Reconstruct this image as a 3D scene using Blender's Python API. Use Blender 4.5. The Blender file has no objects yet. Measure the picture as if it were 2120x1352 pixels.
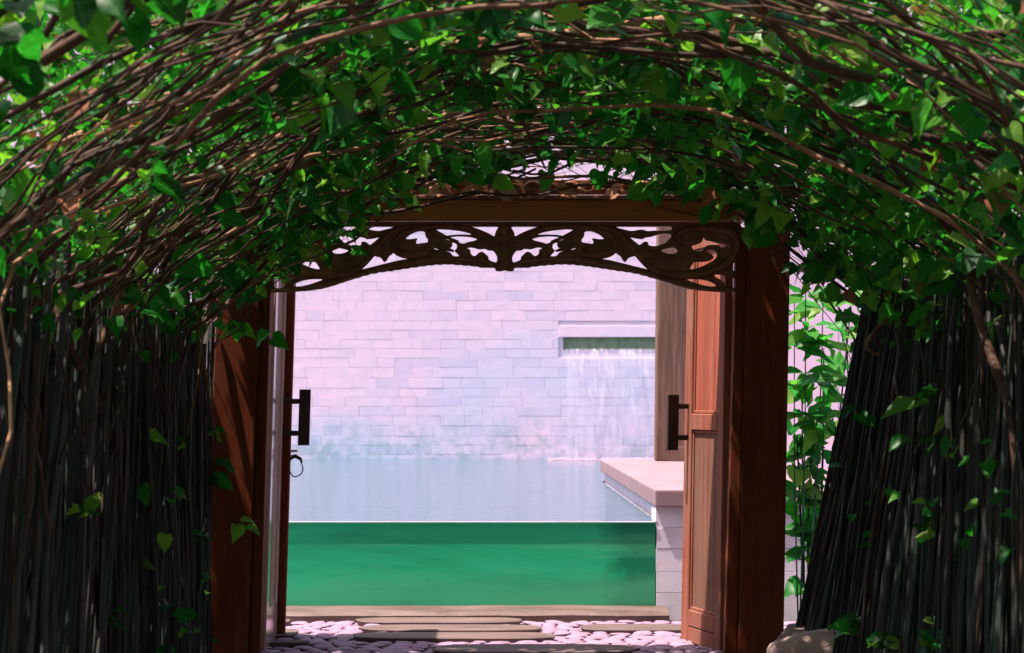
import bpy, bmesh, math, random
import numpy as np
from mathutils import Vector, Matrix, noise as mnoise

R = math.radians
random.seed(11)
rng = np.random.default_rng(11)
scene = bpy.context.scene
COL = scene.collection

# ------------------------------------------------------------------ camera
F = 4400.0            # focal length in photograph pixels (2120 wide)
CX, CY = 1060.0, 815.0  # principal column, horizon row
H = 1.22              # eye height
cam = bpy.data.cameras.new('camera')
cam.sensor_width = 36.0
cam.lens = F / 2120.0 * 36.0
cam.shift_y = (CY - 676.0) / 2120.0
cam.clip_end = 500.0
cam.clip_start = 0.05
cam.dof.use_dof = True
cam.dof.focus_distance = 10.2
cam.dof.aperture_fstop = 6.3
camo = bpy.data.objects.new('camera', cam)
COL.objects.link(camo)
camo.location = (0, 0, H)
camo.rotation_euler = (R(90), 0, 0)
scene.camera = camo

# ------------------------------------------------------------------ sky, sun, exposure
SUN_EL, SUN_AZ = 69.0, 255.0      # azimuth of the sun seen from above, clockwise from +y
world = bpy.data.worlds.new('World')
scene.world = world
world.use_nodes = True
wn = world.node_tree.nodes
wl = world.node_tree.links
sky = wn.new('ShaderNodeTexSky')
sky.sky_type = 'NISHITA'
sky.sun_disc = False
sky.sun_elevation = R(SUN_EL)
sky.sun_rotation = R(SUN_AZ)
sky.air_density = 0.8
sky.dust_density = 3.0
sky.ozone_density = 0.6
wl.new(sky.outputs[0], wn['Background'].inputs[0])
wn['Background'].inputs[1].default_value = 0.15
sd = bpy.data.lights.new('sun', 'SUN')
sd.energy = 5.0
sd.angle = R(0.6)
sd.color = (1.0, 0.95, 0.88)
suno = bpy.data.objects.new('sun', sd)
COL.objects.link(suno)
suno.location = (0, 0, 20)
az = R(SUN_AZ)
sdir = Vector((math.sin(az) * math.cos(R(SUN_EL)), math.cos(az) * math.cos(R(SUN_EL)), math.sin(R(SUN_EL))))
suno.rotation_euler = (-sdir).to_track_quat('-Z', 'Y').to_euler()
vs = scene.view_settings
vs.view_transform = 'Standard'
vs.look = 'None'
vs.gamma = 1.0
vs.exposure = 1.22
vs.use_curve_mapping = False
vs.use_white_balance = True      # the photograph's warm, slightly magenta balance
vs.white_balance_temperature = 7000
vs.white_balance_tint = 22

# ------------------------------------------------------------------ helpers
def px(x, y, d):
    """photograph pixel + distance -> world point"""
    return Vector(((x - CX) * d / F, d, H - (y - CY) * d / F))

def link(name, me, mat=None, parent=None):
    o = bpy.data.objects.new(name, me)
    COL.objects.link(o)
    if mat is not None and not me.materials:
        me.materials.append(mat)
    if parent is not None:
        o.parent = parent
    return o

def empty(name, loc=(0, 0, 0)):
    o = bpy.data.objects.new(name, None)
    o.empty_display_size = 0.1
    COL.objects.link(o)
    o.location = loc
    return o

def tag(o, label, cat, group=None):
    o['label'] = label
    o['category'] = cat
    if group:
        o['group'] = group
    return o

def kind(o, k):
    o['kind'] = k
    return o

def mesh(name, verts, faces, smooth=False):
    me = bpy.data.meshes.new(name)
    me.from_pydata([tuple(v) for v in verts], [], faces)
    me.update()
    if smooth:
        me.polygons.foreach_set('use_smooth', [True] * len(me.polygons))
    return me

def bm_mesh(name, bm, smooth=False):
    bmesh.ops.recalc_face_normals(bm, faces=bm.faces[:])
    me = bpy.data.meshes.new(name)
    bm.to_mesh(me)
    bm.free()
    if smooth:
        me.polygons.foreach_set('use_smooth', [True] * len(me.polygons))
    return me

def hexa(name, c, bev=0.004, seg=1):
    """eight corners (bottom 4 ccw, top 4 ccw) -> bevelled solid"""
    bm = bmesh.new()
    v = [bm.verts.new(p) for p in c]
    for f in ((0, 3, 2, 1), (4, 5, 6, 7), (0, 1, 5, 4), (1, 2, 6, 5), (2, 3, 7, 6), (3, 0, 4, 7)):
        bm.faces.new([v[i] for i in f])
    if bev > 0:
        bmesh.ops.bevel(bm, geom=bm.edges[:], offset=bev, segments=seg, affect='EDGES', profile=0.6)
    return bm_mesh(name, bm)

def box(name, x0, x1, y0, y1, z0, z1, bev=0.004, seg=1):
    return hexa(name, [(x0, y0, z0), (x1, y0, z0), (x1, y1, z0), (x0, y1, z0),
                       (x0, y0, z1), (x1, y0, z1), (x1, y1, z1), (x0, y1, z1)], bev, seg)

def tube_arrays(pts, rad, n=6):
    """rings of n verts along pts; returns verts, faces"""
    P = [Vector(p) for p in pts]
    m = len(P)
    verts, faces = [], []
    up = Vector((0.13, 0.2, 0.97)).normalized()
    nrm = None
    for i in range(m):
        t = (P[min(i + 1, m - 1)] - P[max(i - 1, 0)])
        if t.length < 1e-9:
            t = Vector((0, 0, 1))
        t.normalize()
        if nrm is None:
            nrm = t.cross(up)
            if nrm.length < 1e-3:
                nrm = t.cross(Vector((1, 0, 0)))
        nrm = (nrm - t * nrm.dot(t))
        nrm.normalize()
        b = t.cross(nrm)
        r = rad[i] if hasattr(rad, '__len__') else rad
        for k in range(n):
            a = 2 * math.pi * k / n
            verts.append(P[i] + nrm * (math.cos(a) * r) + b * (math.sin(a) * r))
    for i in range(m - 1):
        for k in range(n):
            k2 = (k + 1) % n
            faces.append((i * n + k, i * n + k2, (i + 1) * n + k2, (i + 1) * n + k))
    faces.append(tuple(range(n - 1, -1, -1)))
    faces.append(tuple((m - 1) * n + k for k in range(n)))
    return verts, faces

def tube(name, pts, rad, n=6):
    v, f = tube_arrays(pts, rad, n)
    return mesh(name, v, f, True)

class Joined:
    def __init__(self):
        self.v, self.f = [], []
    def add(self, v, f):
        b = len(self.v)
        self.v.extend(v)
        self.f.extend([tuple(i + b for i in q) for q in f])
    def mesh(self, name, smooth=True):
        return mesh(name, self.v, self.f, smooth)

def smooth_path(p, n=6):
    """Catmull-Rom through points"""
    P = [Vector(q) for q in p]
    out = []
    for i in range(len(P) - 1):
        a, b, c, d = P[max(i - 1, 0)], P[i], P[i + 1], P[min(i + 2, len(P) - 1)]
        for k in range(n):
            t = k / n
            out.append(0.5 * ((2 * b) + (c - a) * t + (2 * a - 5 * b + 4 * c - d) * t * t + (3 * b - a - 3 * c + d) * t ** 3))
    out.append(P[-1])
    return out

# ------------------------------------------------------------------ materials
def new_mat(name):
    m = bpy.data.materials.new(name)
    m.use_nodes = True
    nt = m.node_tree
    return m, nt, nt.nodes['Principled BSDF'], nt.nodes['Material Output']

def N(nt, typ, **kw):
    n = nt.nodes.new(typ)
    for k, v in kw.items():
        setattr(n, k, v)
    return n

def coords(nt, scale=(1, 1, 1), kind_='Object', warp=0.0):
    tc = N(nt, 'ShaderNodeTexCoord')
    mp = N(nt, 'ShaderNodeMapping')
    mp.inputs['Scale'].default_value = scale
    nt.links.new(tc.outputs[kind_], mp.inputs['Vector'])
    return mp.outputs['Vector']

def noise(nt, vec, scale, detail=4, rough=0.55, dist=0.0):
    n = N(nt, 'ShaderNodeTexNoise')
    n.inputs['Scale'].default_value = scale
    n.inputs['Detail'].default_value = detail
    n.inputs['Roughness'].default_value = rough
    n.inputs['Distortion'].default_value = dist
    nt.links.new(vec, n.inputs['Vector'])
    return n.outputs['Fac']

def ramp(nt, fac, stops):
    r = N(nt, 'ShaderNodeValToRGB')
    e = r.color_ramp.elements
    while len(e) > len(stops):
        e.remove(e[-1])
    while len(e) < len(stops):
        e.new(0.5)
    for i, (p, c) in enumerate(stops):
        e[i].position = p
        e[i].color = (*c, 1) if len(c) == 3 else c
    nt.links.new(fac, r.inputs['Fac'])
    return r.outputs['Color']

def mixc(nt, fac, a, b, mode='MIX'):
    m = N(nt, 'ShaderNodeMix', data_type='RGBA', blend_type=mode)
    for s, val in ((0, fac), (6, a), (7, b)):
        if hasattr(val, 'is_output'):
            nt.links.new(val, m.inputs[s])
        elif s == 0:
            m.inputs[0].default_value = val
        else:
            m.inputs[s].default_value = (*val, 1)
    return m.outputs[2]

def bump(nt, bsdf, h, strength=0.4, dist=0.01):
    b = N(nt, 'ShaderNodeBump')
    b.inputs['Strength'].default_value = strength
    b.inputs['Distance'].default_value = dist
    nt.links.new(h, b.inputs['Height'])
    nt.links.new(b.outputs['Normal'], bsdf.inputs['Normal'])

def obj_random(nt):
    return N(nt, 'ShaderNodeObjectInfo').outputs['Random']

def wood(name, dark, mid, light, rough=0.5, along='z', fine=60.0, spec=0.1, bmp=0.35, worn=None):
    m, nt, b, o = new_mat(name)
    k = {'z': (1, 1, 0.045), 'x': (0.045, 1, 1), 'y': (1, 0.045, 1)}[along]
    v = coords(nt, k)
    g = noise(nt, v, fine, 6, 0.65, 0.6)
    v2 = coords(nt, tuple(0.25 + 0.75 * q for q in k))
    big = noise(nt, v2, 3.2, 3)
    c = ramp(nt, g, [(0.25, dark), (0.52, mid), (0.78, light)])
    c = mixc(nt, ramp(nt, big, [(0.35, (0, 0, 0)), (0.7, (0.55, 0.55, 0.55))]), c, dark)
    if worn:
        w_ = noise(nt, coords(nt, (1, 1, 0.4)), 5.5, 6, 0.7, 0.8)
        c = mixc(nt, ramp(nt, w_, [(0.46, (0, 0, 0)), (0.66, (0.8, 0.8, 0.8))]), c, worn)
        spk = noise(nt, coords(nt, (1, 1, 0.3)), 28, 5, 0.7)
        c = mixc(nt, ramp(nt, spk, [(0.60, (0, 0, 0)), (0.72, (0.75, 0.75, 0.75))]), c, dark)
    nt.links.new(c, b.inputs['Base Color'])
    b.inputs['Roughness'].default_value = rough
    b.inputs['Specular IOR Level'].default_value = spec
    bump(nt, b, g, bmp, 0.004)
    return m

def mottled(name, stops, scale=6.0, rough=0.8, bstr=0.4, bdist=0.01, stretch=(1, 1, 1), per_object=0.0, detail=6):
    m, nt, b, o = new_mat(name)
    v = coords(nt, stretch)
    if per_object > 0:
        # each piece gets its own place in the texture
        add = N(nt, 'ShaderNodeVectorMath', operation='ADD')
        sc = N(nt, 'ShaderNodeVectorMath', operation='SCALE')
        cb = N(nt, 'ShaderNodeCombineXYZ')
        rd = obj_random(nt)
        for i in range(3):
            nt.links.new(rd, cb.inputs[i])
        nt.links.new(cb.outputs[0], sc.inputs[0])
        sc.inputs['Scale'].default_value = 37.0
        nt.links.new(v, add.inputs[0])
        nt.links.new(sc.outputs[0], add.inputs[1])
        v = add.outputs[0]
    f = noise(nt, v, scale, detail, 0.6)
    c = ramp(nt, f, stops)
    if per_object > 0:
        lo = 1 - per_object
        tint = ramp(nt, obj_random(nt), [(0, (lo, lo, lo)), (1, (1, 1, 1))])
        c = mixc(nt, 1.0, c, tint, 'MULTIPLY')
    nt.links.new(c, b.inputs['Base Color'])
    b.inputs['Roughness'].default_value = rough
    b.inputs['Specular IOR Level'].default_value = 0.3
    f2 = noise(nt, v, scale * 6, 5, 0.6)
    bump(nt, b, f2, bstr, bdist)
    return m

def leaf_mat(name, lo, hi, yellow, trans=0.46, rough=0.38):
    m, nt, b, o = new_mat(name)
    geo = N(nt, 'ShaderNodeNewGeometry')
    ri = geo.outputs['Random Per Island']
    ro = obj_random(nt)
    ad = N(nt, 'ShaderNodeMath', operation='ADD')
    nt.links.new(ri, ad.inputs[0])
    nt.links.new(ro, ad.inputs[1])
    fr = N(nt, 'ShaderNodeMath', operation='FRACT')
    nt.links.new(ad.outputs[0], fr.inputs[0])
    c = ramp(nt, fr.outputs[0], [(0.0, lo), (0.55, hi), (0.86, tuple(0.5 * (a + q) for a, q in zip(hi, yellow))), (1.0, yellow)])
    uv = N(nt, 'ShaderNodeUVMap')
    uv.uv_map = 'UVMap'
    sp = N(nt, 'ShaderNodeSeparateXYZ')
    nt.links.new(uv.outputs[0], sp.inputs[0])
    def mth(op, a, b_=None):
        q = N(nt, 'ShaderNodeMath', operation=op)
        for i, val in enumerate((a, b_)):
            if val is None:
                continue
            if hasattr(val, 'is_output'):
                nt.links.new(val, q.inputs[i])
            else:
                q.inputs[i].default_value = val
        return q.outputs[0]
    ax = mth('ABSOLUTE', mth('SUBTRACT', sp.outputs[0], 0.5))
    rib = mth('LESS_THAN', ax, 0.016)
    sv = mth('LESS_THAN', mth('FRACT', mth('MULTIPLY', mth('SUBTRACT', sp.outputs[1], mth('MULTIPLY', ax, 0.9)), 6.0)), 0.09)
    vein = mth('MULTIPLY', mth('MAXIMUM', rib, mth('MULTIPLY', sv, 0.55)), 0.45)
    c = mixc(nt, vein, c, tuple(min(1, q * 1.6 + 0.03) for q in hi))
    v = coords(nt)
    n1 = noise(nt, v, 45, 3)
    c = mixc(nt, ramp(nt, n1, [(0.35, (0, 0, 0)), (0.75, (0.4, 0.4, 0.4))]), c, tuple(q * 0.6 for q in lo))
    nt.links.new(c, b.inputs['Base Color'])
    b.inputs['Roughness'].default_value = rough
    b.inputs['Specular IOR Level'].default_value = 0.16
    tr = N(nt, 'ShaderNodeBsdfTranslucent')
    tc = mixc(nt, 1.0, c, (1.2, 2.0, 0.8), 'MULTIPLY')
    nt.links.new(tc, tr.inputs['Color'])
    mx = N(nt, 'ShaderNodeMixShader')
    mx.inputs[0].default_value = trans
    nt.links.new(b.outputs[0], mx.inputs[1])
    nt.links.new(tr.outputs[0], mx.inputs[2])
    nt.links.new(mx.outputs[0], o.inputs['Surface'])
    return m

M = {}
M['leaf'] = leaf_mat('vine leaf', (0.002, 0.042, 0.006), (0.006, 0.165, 0.020), (0.17, 0.28, 0.035))
M['leaf_court'] = leaf_mat('court leaf', (0.004, 0.10, 0.014), (0.012, 0.22, 0.03), (0.20, 0.30, 0.06))
M['leaf_dead'] = leaf_mat('dead leaf', (0.10, 0.030, 0.015), (0.24, 0.085, 0.045), (0.34, 0.20, 0.11), 0.25, 0.7)
M['bark'] = mottled('vine bark', [(0.25, (0.018, 0.007, 0.003)), (0.55, (0.07, 0.030, 0.013)), (0.8, (0.17, 0.09, 0.045))], 14, 0.75, 0.5, 0.004, (1, 1, 1), 0.55)
M['bark_pale'] = mottled('pale dry bark', [(0.25, (0.09, 0.04, 0.018)), (0.55, (0.26, 0.135, 0.072)), (0.8, (0.42, 0.26, 0.15))], 12, 0.8, 0.4, 0.004, (1, 1, 1), 0.5)
M['pipe'] = mottled('green pipe', [(0.3, (0.004, 0.045, 0.022)), (0.7, (0.010, 0.085, 0.045))], 9, 0.4, 0.1, 0.002)
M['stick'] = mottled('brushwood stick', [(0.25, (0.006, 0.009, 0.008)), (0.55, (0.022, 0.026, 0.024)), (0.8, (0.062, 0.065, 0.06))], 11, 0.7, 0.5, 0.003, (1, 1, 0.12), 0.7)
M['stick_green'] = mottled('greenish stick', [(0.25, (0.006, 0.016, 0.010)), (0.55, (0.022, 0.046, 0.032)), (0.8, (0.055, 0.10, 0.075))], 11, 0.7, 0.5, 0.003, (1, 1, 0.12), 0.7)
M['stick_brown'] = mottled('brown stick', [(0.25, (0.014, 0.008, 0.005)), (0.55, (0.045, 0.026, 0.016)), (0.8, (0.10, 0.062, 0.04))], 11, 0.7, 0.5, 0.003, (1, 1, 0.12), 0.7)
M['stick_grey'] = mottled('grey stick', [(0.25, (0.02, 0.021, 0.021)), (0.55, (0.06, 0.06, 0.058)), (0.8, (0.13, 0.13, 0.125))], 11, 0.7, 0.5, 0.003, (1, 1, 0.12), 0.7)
M['gate'] = wood('dark stained gate wood', (0.075, 0.013, 0.004), (0.16, 0.034, 0.010), (0.24, 0.065, 0.024), 0.65, 'z', 40, worn=(0.15, 0.045, 0.02))
M['lintel'] = wood('brown lintel wood', (0.30, 0.09, 0.02), (0.48, 0.18, 0.055), (0.58, 0.26, 0.10), 0.5, 'x', 45)
M['carving'] = mottled('carved wood', [(0.25, (0.10, 0.035, 0.016)), (0.55, (0.23, 0.092, 0.046)), (0.8, (0.36, 0.175, 0.10))], 18, 0.38, 0.35, 0.004)
M['door'] = wood('red brown door wood', (0.13, 0.036, 0.02), (0.28, 0.09, 0.055), (0.37, 0.145, 0.095), 0.65, 'z', 38, worn=(0.24, 0.12, 0.085))
M['door_panel'] = wood('figured door panel', (0.13, 0.03, 0.017), (0.36, 0.095, 0.056), (0.48, 0.15, 0.095), 0.65, 'z', 26, worn=(0.25, 0.095, 0.06))
M['door_lower'] = wood('weathered lower door panel', (0.09, 0.035, 0.022), (0.21, 0.092, 0.06), (0.30, 0.15, 0.105), 0.7, 'z', 30, worn=(0.17, 0.10, 0.075))
M['door_left'] = wood('pale door wood', (0.42, 0.27, 0.22), (0.60, 0.42, 0.37), (0.70, 0.53, 0.49), 0.2, 'z', 38, 0.5, 0.03)
_b = M['door_left'].node_tree.nodes['Principled BSDF']
_b.inputs['Coat Weight'].default_value = 0.9
_b.inputs['Coat Roughness'].default_value = 0.18
M['iron'] = mottled('dark iron', [(0.3, (0.012, 0.006, 0.005)), (0.7, (0.035, 0.018, 0.013))], 30, 0.5, 0.3, 0.002)
M['weathered'] = wood('weathered grey post', (0.07, 0.038, 0.026), (0.17, 0.098, 0.072), (0.28, 0.175, 0.135), 0.8, 'z', 34)
M['stone_wet'] = mottled('kerb stone', [(0.25, (0.045, 0.026, 0.018)), (0.5, (0.11, 0.07, 0.056)), (0.8, (0.18, 0.13, 0.125))], 9, 0.6, 0.5, 0.008, (0.35, 1, 1))
M['coping'] = mottled('pink coping stone', [(0.2, (0.17, 0.11, 0.10)), (0.5, (0.235, 0.15, 0.165)), (0.8, (0.265, 0.175, 0.21))], 4, 0.6, 0.3, 0.005)
M['pier'] = mottled('pale pier block', [(0.2, (0.42, 0.40, 0.40)), (0.5, (0.60, 0.55, 0.62)), (0.8, (0.68, 0.62, 0.70))], 5, 0.75, 0.25, 0.004, (1, 1, 1), 0.08)
M['pebble'] = mottled('pink white pebble', [(0.2, (0.22, 0.135, 0.185)), (0.5, (0.29, 0.18, 0.25)), (0.85, (0.34, 0.22, 0.30))], 10, 0.6, 0.25, 0.004, (1, 1, 1), 0.16)
M['grout'] = mottled('pebble bed', [(0.3, (0.17, 0.11, 0.14)), (0.7, (0.30, 0.20, 0.26))], 20, 0.9, 0.6, 0.006)
M['slab'] = mottled('stepping slab', [(0.2, (0.065, 0.044, 0.038)), (0.5, (0.125, 0.083, 0.074)), (0.85, (0.19, 0.125, 0.115))], 5, 0.7, 0.5, 0.005, (0.6, 1.6, 1), 0.25)
M['ground'] = mottled('earth', [(0.3, (0.03, 0.022, 0.014)), (0.7, (0.09, 0.065, 0.042))], 2.5, 0.95, 0.7, 0.02)
M['plaster'] = mottled('pink white plaster', [(0.25, (0.60, 0.45, 0.54)), (0.6, (0.70, 0.53, 0.66))], 2.2, 0.85, 0.15, 0.004)
M['plinth'] = mottled('grey plinth stone', [(0.3, (0.10, 0.065, 0.055)), (0.7, (0.20, 0.14, 0.125))], 6, 0.8, 0.5, 0.006)
M['rock'] = mottled('split rock', [(0.2, (0.12, 0.075, 0.06)), (0.45, (0.36, 0.25, 0.22)), (0.8, (0.50, 0.37, 0.33))], 6, 0.85, 0.9, 0.012, (0.5, 1.4, 2.0))
M['concrete'] = mottled('stained concrete', [(0.2, (0.07, 0.058, 0.048)), (0.5, (0.19, 0.165, 0.145)), (0.8, (0.33, 0.29, 0.265))], 4, 0.9, 0.5, 0.006, (1, 1, 0.4))
M['mortar'] = mottled('wall joint', [(0.3, (0.48, 0.50, 0.57)), (0.7, (0.76, 0.58, 0.68))], 3, 0.9, 0.3, 0.004)
M['metal'] = mottled('pale latch metal', [(0.3, (0.45, 0.42, 0.42)), (0.7, (0.62, 0.56, 0.58))], 20, 0.35, 0.1, 0.001)
M['wire'] = mottled('black wire', [(0.3, (0.01, 0.01, 0.01)), (0.7, (0.03, 0.03, 0.03))], 20, 0.5, 0.1, 0.001)

def wall_mat():
    m, nt, b, o = new_mat('pale stone course')
    tc = N(nt, 'ShaderNodeTexCoord')
    geo = N(nt, 'ShaderNodeNewGeometry')
    pos = geo.outputs['Position']
    sepw = N(nt, 'ShaderNodeSeparateXYZ')
    nt.links.new(pos, sepw.inputs[0])
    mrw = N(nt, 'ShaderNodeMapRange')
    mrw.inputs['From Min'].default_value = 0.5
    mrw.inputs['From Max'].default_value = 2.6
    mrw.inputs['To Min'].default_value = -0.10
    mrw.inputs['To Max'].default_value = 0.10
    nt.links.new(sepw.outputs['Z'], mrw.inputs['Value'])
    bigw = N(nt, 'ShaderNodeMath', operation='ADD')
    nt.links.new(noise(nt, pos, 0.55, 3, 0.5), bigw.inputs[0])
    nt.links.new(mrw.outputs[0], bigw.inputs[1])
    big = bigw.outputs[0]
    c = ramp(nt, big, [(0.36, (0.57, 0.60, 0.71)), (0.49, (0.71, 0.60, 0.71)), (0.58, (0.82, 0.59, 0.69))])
    fine = noise(nt, pos, 9, 6, 0.65)
    c = mixc(nt, ramp(nt, fine, [(0.42, (0, 0, 0)), (0.8, (0.5, 0.5, 0.5))]), c, (0.50, 0.50, 0.60))
    tint = ramp(nt, obj_random(nt), [(0, (0.84, 0.91, 0.97)), (0.25, (0.97, 0.98, 1)), (1, (1.0, 1.0, 1.0))])
    c = mixc(nt, 1.0, c, tint, 'MULTIPLY')
    # algae that has grown up from the water line
    sep = N(nt, 'ShaderNodeSeparateXYZ')
    nt.links.new(pos, sep.inputs[0])
    mr = N(nt, 'ShaderNodeMapRange')
    mr.inputs['From Min'].default_value = 1.15
    mr.inputs['From Max'].default_value = 0.5
    nt.links.new(sep.outputs['Z'], mr.inputs['Value'])
    al = noise(nt, pos, 6, 6, 0.7)
    mu = N(nt, 'ShaderNodeMath', operation='MULTIPLY')
    nt.links.new(mr.outputs[0], mu.inputs[0])
    nt.links.new(ramp(nt, al, [(0.45, (0, 0, 0)), (0.62, (0.75, 0.75, 0.75))]), mu.inputs[1])
    c = mixc(nt, mu.outputs[0], c, (0.22, 0.37, 0.38))
    nt.links.new(c, b.inputs['Base Color'])
    b.inputs['Roughness'].default_value = 0.7
    bump(nt, b, fine, 0.25, 0.005)
    return m
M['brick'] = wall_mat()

def water_mat():
    m, nt, b, o = new_mat('pool water surface')
    v = coords(nt, (1, 0.9, 1))
    n1 = noise(nt, coords(nt, (0.22, 1.6, 1)), 2.4, 4, 0.55, 0.3)
    n2 = noise(nt, coords(nt, (0.35, 3.0, 1)), 6.0, 4, 0.6)
    b.inputs['Base Color'].default_value = (0.06, 0.11, 0.15, 1)
    b.inputs['Roughness'].default_value = 0.06
    b.inputs['IOR'].default_value = 1.333
    ad = N(nt, 'ShaderNodeMath', operation='ADD')
    nt.links.new(n1, ad.inputs[0])
    nt.links.new(n2, ad.inputs[1])
    bump(nt, b, ad.outputs[0], 0.5, 0.05)
    return m
M['water'] = water_mat()

def front_mat():
    m, nt, b, o = new_mat('green wet pool front')
    s1 = noise(nt, coords(nt, (0.22, 1, 2.2)), 2.6, 5, 0.6, 0.5)
    s2 = noise(nt, coords(nt, (0.35, 1, 3.5)), 11, 5, 0.65)
    grain = noise(nt, coords(nt), 90, 3)
    c = ramp(nt, s1, [(0.30, (0.0, 0.26, 0.12)), (0.5, (0.0, 0.37, 0.17)), (0.62, (0.001, 0.41, 0.20)), (0.72, (0.03, 0.38, 0.21))])
    c = mixc(nt, ramp(nt, s2, [(0.58, (0, 0, 0)), (0.8, (0.18, 0.18, 0.18))]), c, (0.07, 0.34, 0.19))
    c = mixc(nt, ramp(nt, grain, [(0.4, (0, 0, 0)), (0.8, (0.2, 0.2, 0.2))]), c, (0.05, 0.27, 0.16))
    # painted reflection and shade darken the pier end; paler low down, both with ragged edges
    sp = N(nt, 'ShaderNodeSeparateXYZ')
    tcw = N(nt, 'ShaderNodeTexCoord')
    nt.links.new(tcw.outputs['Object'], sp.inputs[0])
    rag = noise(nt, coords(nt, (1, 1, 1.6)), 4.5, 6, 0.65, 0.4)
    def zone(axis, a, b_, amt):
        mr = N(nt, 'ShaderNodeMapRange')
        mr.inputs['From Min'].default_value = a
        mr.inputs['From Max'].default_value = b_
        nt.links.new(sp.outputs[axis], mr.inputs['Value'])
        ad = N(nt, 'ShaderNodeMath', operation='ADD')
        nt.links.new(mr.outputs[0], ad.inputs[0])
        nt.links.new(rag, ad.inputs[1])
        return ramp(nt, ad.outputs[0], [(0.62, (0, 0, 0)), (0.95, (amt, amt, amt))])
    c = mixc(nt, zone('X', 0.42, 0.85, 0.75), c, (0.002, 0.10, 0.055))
    c = mixc(nt, zone('Z', 0.30, 0.0, 0.4), c, (0.07, 0.36, 0.20))
    band = noise(nt, coords(nt, (0.12, 1, 1.4)), 3.4, 3, 0.5, 0.2)
    c = mixc(nt, ramp(nt, band, [(0.55, (0, 0, 0)), (0.60, (0.35, 0.35, 0.35))]), c, (0.06, 0.36, 0.19))
    nt.links.new(c, b.inputs['Base Color'])
    b.inputs['Roughness'].default_value = 0.4
    b.inputs['Specular IOR Level'].default_value = 0.08
    b.inputs['Coat Weight'].default_value = 0.03
    b.inputs['Coat Roughness'].default_value = 0.06
    bump(nt, b, s2, 0.06, 0.006)
    return m
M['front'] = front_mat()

def fall_mat():
    m, nt, b, o = new_mat('falling water sheet')
    v = coords(nt, (1, 1, 0.06))
    s = noise(nt, v, 22, 5, 0.6, 0.3)
    b.inputs['Base Color'].default_value = (0.72, 0.66, 0.78, 1)
    b.inputs['Roughness'].default_value = 0.2
    tr = N(nt, 'ShaderNodeBsdfTransparent')
    mx = N(nt, 'ShaderNodeMixShader')
    nt.links.new(ramp(nt, s, [(0.40, (0.05, 0.05, 0.05)), (0.58, (0.2, 0.2, 0.2)), (0.74, (0.7, 0.7, 0.7))]), mx.inputs[0])
    nt.links.new(tr.outputs[0], mx.inputs[1])
    nt.links.new(b.outputs[0], mx.inputs[2])
    nt.links.new(mx.outputs[0], o.inputs['Surface'])
    bump(nt, b, s, 0.5, 0.01)
    return m
M['fall'] = fall_mat()
M['slot'] = mottled('mossy spout back', [(0.3, (0.14, 0.20, 0.11)), (0.7, (0.28, 0.36, 0.22))], 12, 0.6, 0.5, 0.006, (2, 1, 0.5))

# ------------------------------------------------------------------ ground
kind(link('ground', mesh('ground', [(-120, -60, -0.03), (120, -60, -0.03), (120, 200, -0.03), (-120, 200, -0.03)], [(0, 1, 2, 3)]), M['ground']), 'structure')
kind(link('tunnel_path', mesh('tunnel_path', [(-1.2, -3, -0.012), (1.15, -3, -0.012), (1.15, 9.7, -0.012), (-1.2, 9.7, -0.012)], [(0, 1, 2, 3)]), M['grout']), 'structure')

# ------------------------------------------------------------------ court: pool
D_FRONT, D_WALL = 11.68, 22.9
WZ = H - 0.703                    # water level
XL, XP = -2.75, 0.785             # pool left side, pier face
XR = 3.2
wx = [XL, XP + 0.015, XP - 0.085, XR]
nseg = 44
wv, wf = [], []
ys = np.linspace(D_FRONT, D_WALL + 0.03, nseg)
water_v = [(XL, D_FRONT - 0.001, WZ), (0.80, D_FRONT - 0.001, WZ), (0.72, 17.05, WZ), (XR, 17.05, WZ), (XR, D_WALL + 0.05, WZ), (XL, D_WALL + 0.05, WZ)]
pw = kind(link('pool_water', mesh('pool_water', water_v, [(0, 1, 2, 5), (2, 3, 4, 5)]), M['water']), 'structure')
KZ = H - 1.163
# front wall, with a rounded spill lip
bm = bmesh.new()
prof = [(D_FRONT, KZ - 0.06), (D_FRONT, WZ - 0.006), (D_FRONT + 0.002, WZ - 0.004), (D_FRONT + 0.014, WZ - 0.003), (D_FRONT + 0.05, WZ - 0.004), (D_FRONT + 0.05, KZ - 0.06)]
xs_ = np.linspace(XL, 0.788, 30)
rows = [[bm.verts.new((x, y, z)) for (y, z) in prof] for x in xs_]
for i in range(len(rows) - 1):
    for k in range(len(prof) - 1):
        bm.faces.new((rows[i][k], rows[i + 1][k], rows[i + 1][k + 1], rows[i][k + 1]))
bm.faces.new(rows[0]); bm.faces.new(rows[-1])
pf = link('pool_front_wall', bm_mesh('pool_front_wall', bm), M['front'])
se = link('spill_edge', box('spill_edge', XL, 0.786, D_FRONT - 0.012, D_FRONT - 0.0015, WZ - 0.005, WZ + 0.001, 0.001), M['pier'], pf)
tag(pf, 'glossy green front wall of the raised pool under the pale water line', 'pool wall')
side = link('pool_side_wall', box('pool_side_wall', XL - 0.2, XL - 0.003, D_FRONT, D_WALL, -0.02, WZ + 0.06), M['pier'])
tag(side, 'pale stone side wall of the pool hidden behind the left door leaf', 'pool wall')

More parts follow.
